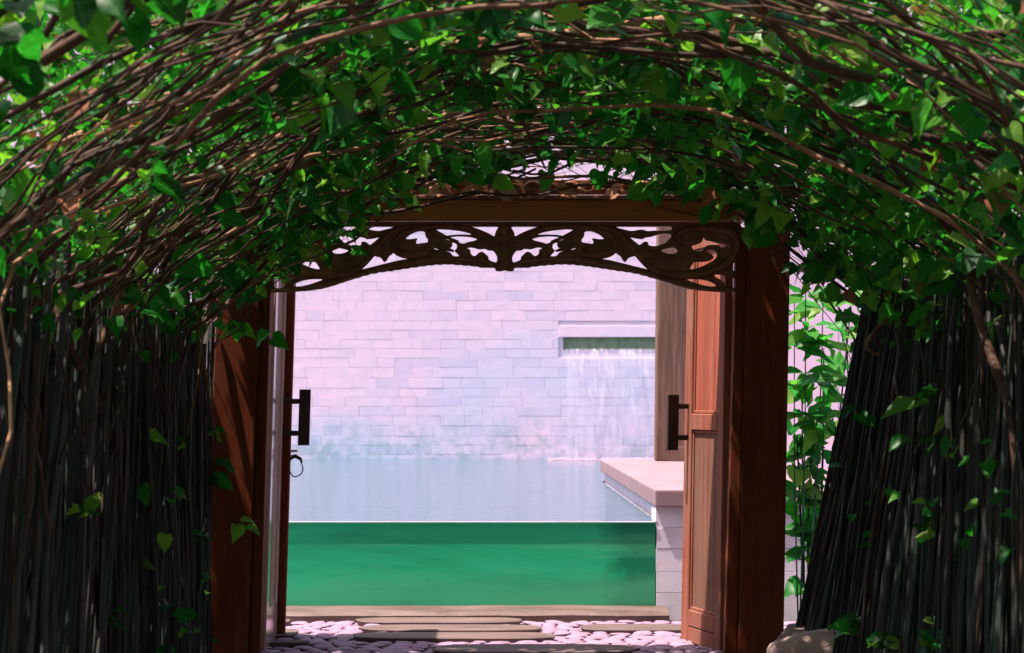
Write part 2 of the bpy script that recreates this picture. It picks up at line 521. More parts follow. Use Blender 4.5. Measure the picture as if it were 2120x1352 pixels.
# kerb along the foot of the pool
bm = bmesh.new()
n = 40
kr = []
for i in range(n):
    x = -2.7 + (0.84 + 2.7) * i / (n - 1)
    w = 0.006 * mnoise.noise(Vector((x * 3, 0, 1.7)))
    w2 = 0.008 * mnoise.noise(Vector((x * 5, 4, 0.3)))
    if i > n - 4:
        w2 += 0.012 * (i - n + 4)
    kr.append([bm.verts.new(p) for p in ((x, 11.31 + w2, -0.03), (x, 11.305 + w2, KZ - 0.018 + w), (x, 11.325 + w2, KZ + w), (x, D_FRONT - 0.003, KZ + w), (x, D_FRONT - 0.003, -0.03))])
for i in range(n - 1):
    for k in range(4):
        bm.faces.new((kr[i][k], kr[i + 1][k], kr[i + 1][k + 1], kr[i][k + 1]))
bm.faces.new(kr[0]); bm.faces.new(kr[-1])
tag(link('stone_kerb', bm_mesh('stone_kerb', bm), M['stone_wet']), 'low tan stone kerb along the foot of the green pool wall', 'kerb')

# pier with coping slabs and stacked blocks, right of the pool
pier = empty('stone_pier', (1.3, 14.3, 0))
tag(pier, 'pale block pier with pink coping slabs standing in the pool on the right', 'pier')
def child(name, me, mat, par):
    """geometry given in world coordinates, parented without moving"""
    o = link(name, me, mat, par)
    o.matrix_parent_inverse = Matrix.Translation(-Vector(par.location))
    return o
CT = H - 0.528      # coping top
CB = CT - 0.094
def xside(y):       # left face of the pier
    return 0.792 - (y - D_FRONT) / (17.05 - D_FRONT) * 0.075
yj = [D_FRONT - 0.03, 14.1, 17.1]
for a, b_ in ((0, 1), (1, 2)):
    y0, y1 = yj[a] + (0.004 if a else 0), yj[b_] - 0.004
    for (u0, u1) in ((0.0, 0.62), (0.628, 2.2)):
        x0a, x0b = xside(y0) - 0.008 + u0, xside(y1) - 0.008 + u0
        if u0 > 0:
            x0a, x0b = 1.42, 1.42
        x1 = 1.414 if u0 == 0 else 3.1
        child('coping_slab', hexa('coping_slab', [(x0a, y0, CB), (x1, y0, CB), (x1, y1, CB), (x0b, y1, CB), (x0a, y0, CT), (x1, y0, CT), (x1, y1, CT), (x0b, y1, CT)], 0.008, 2), M['coping'], pier)
zc = -0.03
hs = [0.17, 0.125, 0.14, 0.125, 0.125]
tot = CB - zc
sc_ = tot / sum(hs)
for hgt in hs:
    z0, z1 = zc + 0.0007, zc + hgt * sc_ - 0.0007
    xx = xside(D_FRONT) + random.uniform(-0.003, 0.004)
    for (xa, xb) in ((xx, 1.32), (1.326, 2.4)):
        child('block', box('block', xa, xb, D_FRONT + random.uniform(-0.002, 0.002), D_FRONT + 0.35, z0, z1, 0.0015), M['pier'], pier)
    zc += hgt * sc_
child('core', hexa('core', [(0.815, D_FRONT + 0.36, 0), (3.0, D_FRONT + 0.36, 0), (3.0, 17.04, 0), (0.745, 17.04, 0), (0.815, D_FRONT + 0.36, CB - 0.003), (3.0, D_FRONT + 0.36, CB - 0.003), (3.0, 17.04, CB - 0.003), (0.745, 17.04, CB - 0.003)], 0.004), M['pier'], pier)

# wooden post on the pier
p0, p1 = px(1356, 953, 16.7), px(1417, 953, 16.7)
post = empty('pavilion_post', ((p0.x + p1.x) / 2, 16.7, CT))
tag(post, 'weathered grey brown square timber post standing on the pink coping', 'post')
q0, q1 = px(1361, 470, 16.7), px(1421, 470, 16.7)
zt = 4.2
tl = (q0.x - p0.x) / (q0.z - p0.z) * (zt - CT)
child('shaft', hexa('shaft', [(p0.x, 16.6, CT + 0.002), (p1.x, 16.6, CT + 0.002), (p1.x, 16.83, CT + 0.002), (p0.x, 16.83, CT + 0.002),
                              (p0.x + tl, 16.6, zt), (p1.x + tl, 16.6, zt), (p1.x + tl, 16.83, zt), (p0.x + tl, 16.83, zt)], 0.012, 2), M['weathered'], post)
child('base_block', box('base_block', (p0.x + p1.x) / 2 - 0.02, p1.x - 0.01, 16.585, 16.6, CT + 0.002, CT + 0.115, 0.004), M['weathered'], post)

# ------------------------------------------------------------------ court: coursed stone wall with spout
swall = empty('stone_wall', (0, D_WALL, 0))
tag(swall, 'pale lavender coursed stone wall rising behind the pool', 'wall')
SX0, SX1 = px(1166, 0, D_WALL).x, px(1372, 0, D_WALL).x + 0.18
SZ0, SZ1 = px(0, 724, D_WALL).z, px(0, 698, D_WALL).z
bk = bmesh.new()
def addbox(bm, x0, x1, y0, y1, z0, z1):
    v = [bm.verts.new(p) for p in ((x0, y0, z0), (x1, y0, z0), (x1, y1, z0), (x0, y1, z0), (x0, y0, z1), (x1, y0, z1), (x1, y1, z1), (x0, y1, z1))]
    for f in ((0, 3, 2, 1), (4, 5, 6, 7), (0, 1, 5, 4), (1, 2, 6, 5), (2, 3, 7, 6), (3, 0, 4, 7)):
        bm.faces.new([v[i] for i in f])
YB = D_WALL + 0.012
for (a, b_, c, d) in ((-7, SX0, -0.03, 7.5), (SX1, 12, -0.03, 7.5), (SX0, SX1, -0.03, SZ0), (SX0, SX1, SZ1, 7.5)):
    addbox(bk, a, b_, YB, YB + 0.5, c, d)
child('core', bm_mesh('core', bk), M['mortar'], swall)
child('spout_recess', box('spout_recess', SX0 - 0.02, SX1 + 0.02, YB + 0.04, YB + 0.49, SZ0 - 0.02, SZ1 + 0.02, 0), M['slot'], swall)
child('spout_lip', box('spout_lip', SX0 - 0.05, SX1 + 0.05, D_WALL - 0.006, YB + 0.25, px(0, 698, D_WALL).z, px(0, 674, D_WALL).z, 0.004, 2), M['brick'], swall)
CH = 0.1045
brick_list = []
z = WZ - 0.05
row = 0
while z < 5.6:
    h_ = CH * random.uniform(0.93, 1.07)
    x = -6.4 - random.uniform(0, 0.4)
    while x < 11.0:
        w_ = random.choice((0.20, 0.25, 0.31, 0.36, 0.40, 0.5)) * random.uniform(0.95, 1.05)
        x0, x1 = x + 0.001, x + w_ - 0.001
        x += w_
        if x1 > SX0 and x0 < SX1 and z + h_ > SZ0 and z < SZ1 + 0.13:
            if x0 < SX0 - 0.08:
                x1 = SX0 - 0.052
            elif x1 > SX1 + 0.08:
                x0 = SX1 + 0.052
            else:
                continue
        brick_list.append((x0, x1, z + 0.001, z + h_ - 0.001))
    z += h_
def seen(b):
    a = (CX + b[0] * F / D_WALL, CX + b[1] * F / D_WALL)
    t = CY - (b[2] - H) * F / D_WALL
    return a[1] > 600 and a[0] < 1362 and 535 < t < 960
brick_list.sort(key=lambda b: (0 if seen(b) else 1, b[2]))
bmr = bmesh.new()
for i, (x0, x1, z0, z1) in enumerate(brick_list):
    y0 = D_WALL + random.uniform(-0.0005, 0.0005)
    if i < 300:
        j = lambda s=0.0005: random.uniform(-s, s)
        c = [(x0 + j(), y0 + j(), z0 + j(.0015)), (x1 + j(), y0 + j(), z0 + j(.0015)), (x1, YB - 0.001, z0), (x0, YB - 0.001, z0),
             (x0 + j(), y0 + j(), z1 + j(.0015)), (x1 + j(), y0 + j(), z1 + j(.0015)), (x1, YB - 0.001, z1), (x0, YB - 0.001, z1)]
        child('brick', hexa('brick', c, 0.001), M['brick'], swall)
    else:
        addbox(bmr, x0, x1, y0, YB - 0.001, z0, z1)
rest = child('brick_rest', bm_mesh('brick_rest', bmr), M['brick'], swall)
rest.name = 'further_bricks'
kind(rest, 'stuff')

# falling water from the spout and the foam at its foot
bm = bmesh.new()
nx, nz = 40, 24
ztop = SZ0 + 0.01
g = []
for k in range(nz):
    t = k / (nz - 1)
    zz = ztop + (WZ - ztop) * t
    yy = D_WALL - 0.03 - 0.16 * math.sqrt(t)
    g.append([bm.verts.new((SX0 + 0.03 + (SX1 - SX0 - 0.06) * i / (nx - 1) + 0.03 * t * mnoise.noise(Vector((i * .4, k * .2, 0))),
                            yy + 0.02 * mnoise.noise(Vector((i * 0.35, k * 0.08, 5))), zz)) for i in range(nx)])
for k in range(nz - 1):
    for i in range(nx - 1):
        bm.faces.new((g[k][i], g[k][i + 1], g[k + 1][i + 1], g[k + 1][i]))
kind(link('falling_water', bm_mesh('falling_water', bm, True), M['fall']), 'stuff')['label'] = 'thin sheet of water falling from the wall spout into the pool'
jj = Joined()
for i in range(170):
    x = random.uniform(SX0 - 0.15, SX1); y = D_WALL - 0.2 + random.gauss(0, 0.13)
    r = random.uniform(0.012, 0.04)
    v, f = [], []
    for a in range(6):
        v.append((x + r * 1.5 * math.cos(a * 1.047), min(y + r * math.sin(a * 1.047), D_WALL - 0.02), WZ + 0.002))
    v.append((x, min(y, D_WALL - 0.02), WZ + r * 0.6))
    f = [(a, (a + 1) % 6, 6) for a in range(6)]
    jj.add(v, f)
fo = kind(link('water_foam', jj.mesh('water_foam'), M['pebble']), 'stuff')
fo['label'] = 'pale foam on the water at the foot of the spout'

# plaster walls beyond the right hand plants
for (xa, xb, y, zt_, lab) in ((1.62, px(1738, 0, 14.0).x, 14.0, 2.55, 'tall pink white plaster wall seen right of the gate, nearer one'),
                              (2.0, 7.5, 16.4, 2.9, 'tall pink white plaster wall set farther back behind the garden plants')):
    w = empty('plaster_wall', ((xa + xb) / 2, y, 0))
    tag(w, lab, 'wall')
    child('wall_face', box('wall_face', xa + (1.5 if y < 15 else 0), xb + (0 if y > 15 else 0), y, y + 0.25, -0.02, zt_, 0.01), M['plaster'], w) if y > 15 else \
        child('wall_face', box('wall_face', xa, xb, y, y + 0.25, 0.30, zt_, 0.01), M['plaster'], w)
    if y < 15:
        child('base_course', box('base_course', xa - 0.02, xb + 0.02, y - 0.03, y + 0.26, -0.02, 0.294, 0.008), M['stone_wet'], w)

# ------------------------------------------------------------------ court: pebble floor and stepping slabs
pfl = kind(link('pebble_floor', mesh('pebble_floor', [(-2.7, 9.7, 0), (1.6, 9.7, 0), (1.6, 11.4, 0), (-2.7, 11.4, 0)], [(0, 1, 2, 3)]), M['grout']), 'structure')
def slab(name, x0, x1, d0, d1, thick, lab, seed, mat='slab'):
    rr = random.Random(seed)
    bm = bmesh.new()
    cx, cy, a, b_ = (x0 + x1) / 2, (d0 + d1) / 2, (x1 - x0) / 2, (d1 - d0) / 2
    n = 26
    top, mid, bot = [], [], []
    for i in range(n):
        t = 2 * math.pi * i / n
        e = 0.5
        ca, sa = math.cos(t), math.sin(t)
        k = 1 + 0.05 * mnoise.noise(Vector((ca * 2, sa * 2, seed * 3.1)))
        x = cx + a * k * math.copysign(abs(ca) ** e, ca)
        y = cy + b_ * k * math.copysign(abs(sa) ** 0.7, sa)
        top.append(bm.verts.new((cx + (x - cx) * 0.985, cy + (y - cy) * 0.96, thick)))
        mid.append(bm.verts.new((x, y, thick - 0.004)))
        bot.append(bm.verts.new((cx + (x - cx) * 0.97, cy + (y - cy) * 0.94, 0.002)))
    bm.faces.new(top)
    for i in range(n):
        k = (i + 1) % n
        bm.faces.new((mid[i], mid[k], top[k], top[i]))
        bm.faces.new((bot[i], bot[k], mid[k], mid[i]))
    bm.faces.new(bot[::-1])
    o = link(name, bm_mesh(name, bm), M[mat])
    tag(o, lab, 'stepping stone', 'flat stones set in the pebbles')
    return (x0, x1, d0, d1)
TH = 0.030
def dof(y, h=H - TH):
    return F * h / (y - CY)
SL = []
for i, (xa, xb, ya, yb, lab) in enumerate((
    (738, 1080, 1277.5, 1288, 'thin grey slab lying nearest the pool kerb, farthest of the long stones'),
    (745, 1122, 1291.5, 1303, 'second long grey slab from the pool kerb'),
    (735, 1155, 1307.5, 1320, 'third long grey slab from the kerb with a dark broken end'),
    (892, 1312, 1332, 1349, 'large pinkish slab nearest the gate opening, at the bottom edge'),
    (1200, 1440, 1290, 1302, 'long slab running under the open right door leaf'),
    (560, 616, 1302, 1315, 'small grey slab peeping out beside the left door leaf'),
    (556, 601, 1281, 1288, 'small rounded stone by the kerb behind the left door leaf'),
    (530, 640, 1324, 1330, 'narrow pale brown stone at the foot of the left door leaf'))):
    da, db = dof(ya), dof(yb)
    dm = (da + db) / 2
    SL.append(slab('stepping_stone', (xa - CX) * dm / F, (xb - CX) * dm / F, db, da, TH + random.uniform(-0.004, 0.004), lab, i + 2))
peb_me = []
for s in range(9):
    bm = bmesh.new()
    bmesh.ops.create_uvsphere(bm, u_segments=9, v_segments=4, radius=1.0)
    for v in bm.verts:
        k = 1 + 0.16 * mnoise.noise(v.co * 1.3 + Vector((s * 7.0, 0, 0)))
        v.co = Vector((v.co.x * k, v.co.y * k, v.co.z * k * 0.9))
        v.co.z = math.copysign(abs(v.co.z) ** 0.75, v.co.z)
    peb_me.append(bm_mesh('pebble', bm, True))
    peb_me[-1].materials.append(M['pebble'])
pebs = []
y = 9.72
ri = 0
while y < 11.33:
    x = -2.4 + (0.05 if ri % 2 else 0)
    while x < 1.5:
        a = random.uniform(0.032, 0.07)
        xx, yy = x + a, y + random.uniform(-0.012, 0.012)
        x += 2 * a * 0.97
        if yy > 11.27:
            continue
        if any(s[0] - 0.02 < xx < s[1] + 0.02 and s[2] - 0.015 < yy < s[3] + 0.015 for s in SL):
            continue
        pebs.append((xx, yy, a))
    y += 0.066
    ri += 1
def pv(p):
    u = CX + p[0] * F / p[1]
    return 565 < u < 1430
pebs.sort(key=lambda p: 0 if pv(p) else 1)
jj = Joined()
for i, (xx, yy, a) in enumerate(pebs):
    sc3 = (a, random.uniform(0.032, 0.046), random.uniform(0.008, 0.016))
    rot = (random.uniform(-.12, .12), random.uniform(-.12, .12), random.uniform(-.5, .5))
    zz = random.uniform(0.004, 0.010)
    if i < 300:
        o = link('pebble', peb_me[i % 9], None, pfl)
        o.location = (xx, yy, zz); o.scale = sc3; o.rotation_euler = rot
    else:
        mm = Matrix.Translation((xx, yy, zz)) @ __import__('mathutils').Euler(rot).to_matrix().to_4x4() @ Matrix.Diagonal((*sc3, 1))
        me = peb_me[i % 9]
        jj.add([mm @ v.co for v in me.vertices], [tuple(p.vertices) for p in me.polygons])
if jj.v:
    kind(link('further_pebbles', jj.mesh('further_pebbles'), M['pebble'], pfl), 'stuff')

# ------------------------------------------------------------------ gate
D0 = 9.8
gate = empty('carved_gate', (0.1, D0, 0))
tag(gate, 'dark red brown timber gateway with carved scroll panel and open double doors', 'gateway')
def plank(name, pts, d0, d1, mat, bev=0.006, par=gate):
    """pts: lower-left, lower-right, upper-right, upper-left pixels at depth d0; extruded to d1"""
    w = [px(x, y, d0) for (x, y) in pts]
    c = [w[0], w[1], (w[1].x, d1, w[1].z), (w[0].x, d1, w[0].z), w[3], w[2], (w[2].x, d1, w[2].z), (w[3].x, d1, w[3].z)]
    return child(name, hexa(name, c, bev, 2), mat, par)
BOT = 1362
plank('post', [(418, BOT), (513, BOT), (543, 400), (458, 400)], D0, D0 + 0.13, M['gate'])
plank('jamb', [(517, BOT), (538, BOT), (564, 470), (546, 470)], D0 + 0.02, D0 + 0.17, M['gate'], 0.004)
plank('post', [(1528, BOT), (1622, BOT), (1638, 400), (1549, 400)], D0, D0 + 0.13, M['gate'])
plank('jamb', [(1500, BOT), (1525, BOT), (1546, 470), (1526, 470)], D0 + 0.02, D0 + 0.12, M['gate'], 0.004)
plank('lintel', [(542, 455), (1562, 455), (1562, 414), (542, 414)], D0 - 0.025, D0 + 0.15, M['lintel'], 0.006)
plank('lintel_cap', [(530, 412), (1506, 412), (1506, 404), (530, 404)], D0 - 0.05, D0 + 0.17, M['carving'], 0.004)
plank('upper_rail', [(566, 469), (1534, 469), (1534, 459), (566, 459)], D0 + 0.03, D0 + 0.07, M['carving'], 0.003)
plank('crest_board', [(545, 402), (1500, 402), (1500, 372), (545, 372)], D0 + 0.05, D0 + 0.10, M['carving'], 0.006)
# carved relief standing on the crest board
jj = Joined()
for i in range(24):
    x = 600 + i * 38.5
    c0 = px(x, 388, D0 + 0.045)
    pts = []
    for k in range(13):
        t = k / 12 * math.pi * 1.7
        r_ = 0.034 * (1 - 0.55 * k / 12)
        s_ = 1 if i % 2 else -1
        pts.append((c0.x + s_ * r_ * 1.2 * math.cos(t), c0.y, c0.z + s_ * r_ * 0.8 * math.sin(t)))
    v, f = tube_arrays(pts, [0.011 * (1 - 0.5 * k / 12) for k in range(13)], 6)
    jj.add(v, f)
child('crest_scrolls', jj.mesh('crest_scrolls'), M['carving'], gate)

# --- the pierced scroll panel: outline with holes, mirrored about its middle
def r2(p): return [(1040 + x / 7.511, 440 + y / 7.511) for x, y in p]
def r3(p): return [(1280 + x / 7.511, 440 + y / 7.511) for x, y in p]
holes = [
    r2([(125, 200), (640, 210), (540, 240), (400, 295), (240, 375), (190, 365), (190, 320)]),
    r2([(530, 345), (650, 300), (850, 270), (1060, 255), (1155, 285), (1140, 300), (1050, 295), (1040, 340), (1000, 370), (850, 345), (700, 340)]),
    r2([(440, 425), (520, 390), (640, 372), (780, 368), (900, 382), (965, 410), (920, 430), (780, 445), (690, 490), (600, 455)]),
    r2([(1280, 290), (1400, 290), (1520, 345), (1590, 410), (1500, 415), (1390, 395), (1420, 450), (1410, 490), (1330, 475), (1240, 470), (1230, 420), (1275, 370)]),
    r2([(860, 460), (850, 510), (880, 555), (1000, 530), (1100, 515), (1165, 525), (1120, 575), (1020, 580), (880, 620), (840, 680), (735, 680), (830, 590), (785, 565), (780, 500), (810, 475)]),
    r2([(180, 640), (220, 590), (300, 590), (340, 560), (440, 575), (540, 540), (640, 550), (570, 575), (570, 640), (520, 680), (480, 665), (440, 620), (380, 605), (330, 650), (290, 690), (285, 740), (160, 785), (155, 690)]),
    r2([(1490, 710), (1600, 690), (1755, 610), (1800, 655), (1840, 675), (1870, 740), (1915, 778), (1965, 700), (2043, 682), (2078, 670), (2183, 780), (2273, 860), (2353, 905), (2203, 870), (2003, 820), (1803, 770), (1650, 735)]),
    r3([(-45, 215), (30, 205), (545, 215), (830, 215), (835, 270), (700, 285), (560, 280), (450, 290), (390, 265), (340, 265), (200, 290), (100, 265), (0, 240)]),
    r3([(175, 380), (290, 405), (390, 415), (410, 390), (520, 375), (660, 330), (820, 330), (820, 400), (760, 460), (640, 510), (560, 525), (470, 510), (465, 455), (400, 450), (330, 510), (270, 460)]),
    r3([(1320, 380), (1360, 430), (1440, 440), (1560, 480), (1700, 490), (1725, 540), (1650, 530), (1600, 550), (1520, 495), (1400, 520), (1330, 540), (1310, 600), (1230, 605), (1165, 580), (1135, 520), (1240, 490), (1310, 440)]),
    r3([(1340, 610), (1400, 580), (1460, 575), (1530, 620), (1540, 680), (1490, 740), (1380, 800), (1250, 860), (1100, 890), (1160, 800), (1180, 765), (1300, 770), (1420, 750), (1490, 710), (1470, 660), (1400, 620)]),
    r3([(1690, 830), (1830, 750), (1830, 910), (1760, 900), (1740, 870)]),
    r3([(1495, 955), (1600, 970), (1700, 995), (1820, 1020), (1820, 1170), (1720, 1180), (1650, 1150), (1660, 1100), (1600, 1050), (1510, 1020)]),
    r3([(1060, 1035), (1250, 1035), (1400, 1060), (1510, 1110), (1520, 1150), (1420, 1150), (1280, 1120), (1100, 1060)]),
    r3([(650, 590), (760, 560), (870, 540), (930, 600), (880, 640), (760, 640)]),
]
base_line = r2([(0, 885), (60, 900), (120, 915), (180, 900), (190, 858), (350, 855), (540, 825), (900, 797), (1100, 803), (1300, 825), (1600, 868), (1803, 900)]) + \
            r3([(130, 915), (320, 950), (480, 995), (600, 1035), (900, 1135), (1080, 1185), (1300, 1215), (1600, 1228), (1920, 1235)])
bl = []
acc = 0.0
for i in range(len(base_line) - 1):
    (xa, ya), (xb, yb) = base_line[i], base_line[i + 1]
    L = math.hypot(xb - xa, yb - ya)
    m_ = max(1, int(L / 2.5))
    for k in range(m_):
        t = k / m_
        s_ = acc + L * t
        am = 1.6 if i > 4 and i < 15 else 0.4
        bl.append((xa + (xb - xa) * t, ya + (yb - ya) * t + am * abs(math.sin(s_ * math.pi / 17.0))))
    acc += L
bl.append(base_line[-1])
MID = 1045.0
def mir(p): return [(2 * MID - x, y) for x, y in p]
outer = [(MID, bl[0][1] + 1)] + bl[1:] + [(1535.6, 467), (554.4, 467)] + mir(bl[1:])[::-1]
DC = D0 + 0.035
def rounded(poly, it=2):
    for _ in range(it):
        o = []
        for i in range(len(poly)):
            a, b_ = poly[i], poly[(i + 1) % len(poly)]
            o.append((a[0] * .78 + b_[0] * .22, a[1] * .78 + b_[1] * .22))
            o.append((a[0] * .22 + b_[0] * .78, a[1] * .22 + b_[1] * .78))
        poly = o
    return poly
from mathutils.geometry import delaunay_2d_cdt
loops = [outer]
for h in holes:
    h = rounded(h, 1)
    loops += [h, mir(h)]
cv, ce = [], []
for lp in loops:
    b0 = len(cv)
    cv += [Vector((x, y)) for x, y in lp]
    ce += [(b0 + i, b0 + (i + 1) % len(lp)) for i in range(len(lp))]
def inside(x, y):
    c = False
    for lp in loops:
        n_ = len(lp)
        for i in range(n_):
            (xa, ya), (xb, yb) = lp[i], lp[(i + 1) % n_]
            if (ya > y) != (yb > y) and x < xa + (y - ya) * (xb - xa) / (yb - ya):
                c = not c
    return c
ov, oe, of = delaunay_2d_cdt(cv, ce, [], 0, 0.02)[:3]
keep = [q for q in of if inside(sum(ov[i].x for i in q) / len(q), sum(ov[i].y for i in q) / len(q))]
bm = bmesh.new()
fv = [bm.verts.new(px(p.x, p.y, DC)) for p in ov]
fs = []
for q in keep:
    try:
        fs.append(bm.faces.new([fv[i] for i in q]))
    except ValueError:
        pass
bmesh.ops.delete(bm, geom=[v for v in bm.verts if not v.link_faces], context='VERTS')
ex = bmesh.ops.extrude_face_region(bm, geom=bm.faces[:])
bmesh.ops.translate(bm, verts=[g_ for g_ in ex['geom'] if isinstance(g_, bmesh.types.BMVert)], vec=(0, 0.026, 0))
panel = child('scroll_panel', bm_mesh('scroll_panel', bm), M['carving'], gate)
# relief on the panel: raised scroll stems, bead, flower
def relief(name, pts, rad, par, flip=False, dz=0.0, flat=0.6):
    pp = mir(pts) if flip else pts
    w = [px(x, y, DC) for x, y in pp]
    w = smooth_path(w, 5)
    m_ = len(w)
    if hasattr(rad, '__len__'):
        rr = [np.interp(i / (m_ - 1), np.linspace(0, 1, len(rad)), rad) * DC / F for i in range(m_)]
    else:
        rr = [rad * DC / F] * m_
    v, f = tube_arrays(w, rr, 8)
    v = [Vector((q.x, DC - 0.002 + (q.y - DC) * flat - dz, q.z)) for q in v]
    return child(name, mesh(name, v, f, True), M['carving'], gate)
S2 = [(1215, 467), (1256, 472), (1283, 484), (1303, 506), (1321, 528), (1341, 549), (1365, 564), (1406, 570), (1449, 567), (1487, 555), (1518, 533), (1528, 506), (1516, 483), (1487, 474), (1449, 472), (1420, 476), (1403, 487), (1407, 499), (1428, 503), (1448, 498), (1450, 489)]
S1 = [(1068, 492), (1090, 482), (1120, 473), (1160, 469), (1205, 470), (1243, 478), (1270, 496), (1274, 513), (1260, 525), (1235, 529), (1208, 524), (1200, 514), (1212, 507)]
L1 = [(1326, 512), (1345, 522), (1370, 530), (1395, 532), (1420, 527)]
L2 = [(1350, 535), (1370, 541), (1392, 544)]
L3 = [(1420, 528), (1445, 526), (1475, 532)]
L4 = [(1330, 505), (1350, 514), (1372, 512), (1388, 498), (1394, 488)]
L5 = [(1060, 500), (1090, 498), (1120, 505)]
L6 = [(1456, 516), (1470, 510), (1486, 516), (1488, 528)]
L7 = [(1440, 574), (1470, 574), (1492, 584), (1496, 594)]
L8 = [(1500, 560), (1515, 567), (1526, 570)]
L9 = [(1140, 500), (1165, 492), (1190, 480), (1198, 474)]
L10 = [(1150, 520), (1175, 513), (1196, 507)]
rail = [(1064, 553), (1084, 541)] + [(1128, 536), (1172, 536), (1215, 540), (1262, 549), (1303, 557), (1347, 568.5), (1391, 583), (1435, 595), (1479, 600.5), (1532, 602)]
for fl in (False, True):
    relief('scroll', S2, [3, 6, 7, 8, 9, 9, 8, 7, 6, 5], gate, fl, 0.002)
    relief('scroll', S1, [3, 5, 6, 7, 8, 7, 6], gate, fl, 0.001)
    relief('moulding', rail, 4.2, gate, fl, 0.003)
    for p_, r_ in ((L1, [1.5, 3, 2]), (L2, [1, 2.5, 1.5]), (L3, [2, 7, 1.5]), (L4, [2, 5, 4]), (L5, [3, 6, 1]), (L6, [2, 4, 2]), (L7, [1, 4, 3]), (L8, [2, 5, 2]), (L9, [1.5, 5, 6]), (L10, [2, 6, 5])):
        relief('carved_leaf', p_, r_, gate, fl, 0.0015)
relief('bud', [(1045, 463), (1045, 475), (1045, 490), (1045, 505), (1045, 525), (1045, 545), (1045, 556)], [6, 13, 8, 9, 14, 12, 6], gate, False, 0.004)
c0 = px(1045, 497, DC)
v, f = tube_arrays([(c0.x, DC - 0.03, c0.z), (c0.x, DC - 0.025, c0.z), (c0.x, DC, c0.z)], [0.006, 0.019, 0.024], 14)
child('boss', mesh('boss', v, f, True), M['carving'], gate)

# --- door leaves
def leaf_frame(h0, h1, zt, zb):
    """local frame of a leaf: u along the leaf (0 hinge .. 1 free), returns mapping"""
    a, b_ = Vector(h0), Vector(h1)
    L = (b_ - a).length
    t = (b_ - a).normalized()
    return a, t, L
def leaf_box(name, a, t, nrm, lean, u0, u1, w0, w1, z0, z1, mat, par, bev=0.004):
    """u along leaf (m), w along face normal towards the passage (m)"""
    def P(u, w, z):
        q = a + t * u + nrm * w
        return (q.x + lean * z, q.y, z)
    c = [P(u0, w1, z0), P(u1, w1, z0), P(u1, w0, z0), P(u0, w0, z0), P(u0, w1, z1), P(u1, w1, z1), P(u1, w0, z1), P(u0, w0, z1)]
    o = link(name, hexa(name, c, bev), mat, par)
    ml = Matrix.Translation(-Vector(gate.location))
    if par is gate:
        o.matrix_parent_inverse = ml
    return o
TOPZ = H + 0.79
def zrow(y, d): return H - (y - CY) * d / F
# right leaf
hg = Vector((px(1497, 0, 9.93).x, 9.93, 0)); fr_ = Vector((px(1417, 0, 10.45).x, 10.45, 0))
t = (fr_ - hg); LEN = t.length; t.normalize()
nr = Vector((-t.y, t.x, 0))
if nr.x > 0: nr = -nr
lean = 0.017
rd = child('door_leaf', mesh('door_leaf', [(0, 0, 0)], []), None, gate)
bpy.data.objects.remove(rd)
rl = empty('door_leaf')
rl.parent = gate
rl.matrix_parent_inverse = Matrix.Translation(-Vector(gate.location))
rl['label'] = 'open right door leaf with red brown panels'
def RB(name, u0, u1, w0, w1, z0, z1, mat='door', bev=0.004):
    return leaf_box(name, hg, t, nr, lean, u0, u1, w0, w1, z0, z1, M[mat], rl, bev)
zm0, zm1 = zrow(891, 10.2), zrow(857, 10.2)
zb = 0.012
zp = zrow(1268, 10.2)
zq = zrow(1303, 10.2)
RB('stile', 0, 0.075, -0.02, 0.02, zb, TOPZ)
RB('stile', LEN - 0.10, LEN, -0.02, 0.02, zb, TOPZ)
RB('panel', 0.072, LEN - 0.097, -0.008, 0.004, zp - 0.01, zm0 + 0.01, 'door_lower', 0)
RB('panel', 0.072, LEN - 0.097, -0.008, 0.004, zm1 - 0.01, TOPZ - 0.05, 'door_panel', 0)
RB('rail', 0.0752, LEN - 0.1002, -0.02, 0.021, zm0, zm1)
RB('rail', 0.0752, LEN - 0.1002, -0.02, 0.02, zq + 0.002, zp)
RB('rail', 0.0752, LEN - 0.1002, -0.02, 0.0185, zb, zq - 0.002)
RB('rail', 0.0752, LEN - 0.1002, -0.02, 0.02, TOPZ - 0.09, TOPZ)
for (z0, z1) in ((zp, zm0), (zm1, TOPZ - 0.09)):
    for (u0, u1, a0, a1) in ((0.076, 0.092, z0, z1), (LEN - 0.117, LEN - 0.101, z0, z1), (0.092, LEN - 0.117, z0, z0 + 0.016), (0.092, LEN - 0.117, z1 - 0.016, z1)):
        RB('moulding', u0, u1, -0.004, 0.012, a0, a1, 'door', 0.003)
def handle(a, t, nrm, lean, u, par, z0, z1, so, hb):
    def LB(name, u0, u1, w0, w1, za, zb_, bev=0.003):
        return leaf_box(name, a, t, nrm, lean, u0, u1, w0, w1, za, zb_, M['iron'], par, bev)
    hd = LB('handle', u - 0.012, u + 0.012, so - 0.028, so + 0.028, z0, z1)
    for zz in hb:
        LB('handle_bracket', u - 0.009, u + 0.009, 0.018, so - 0.0285, zz - 0.013, zz + 0.013)
handle(hg, t, nr, lean, LEN - 0.055, rl, zrow(932, 10.38), zrow(816, 10.38), 0.10, (zrow(841, 10.38), zrow(906, 10.38)))
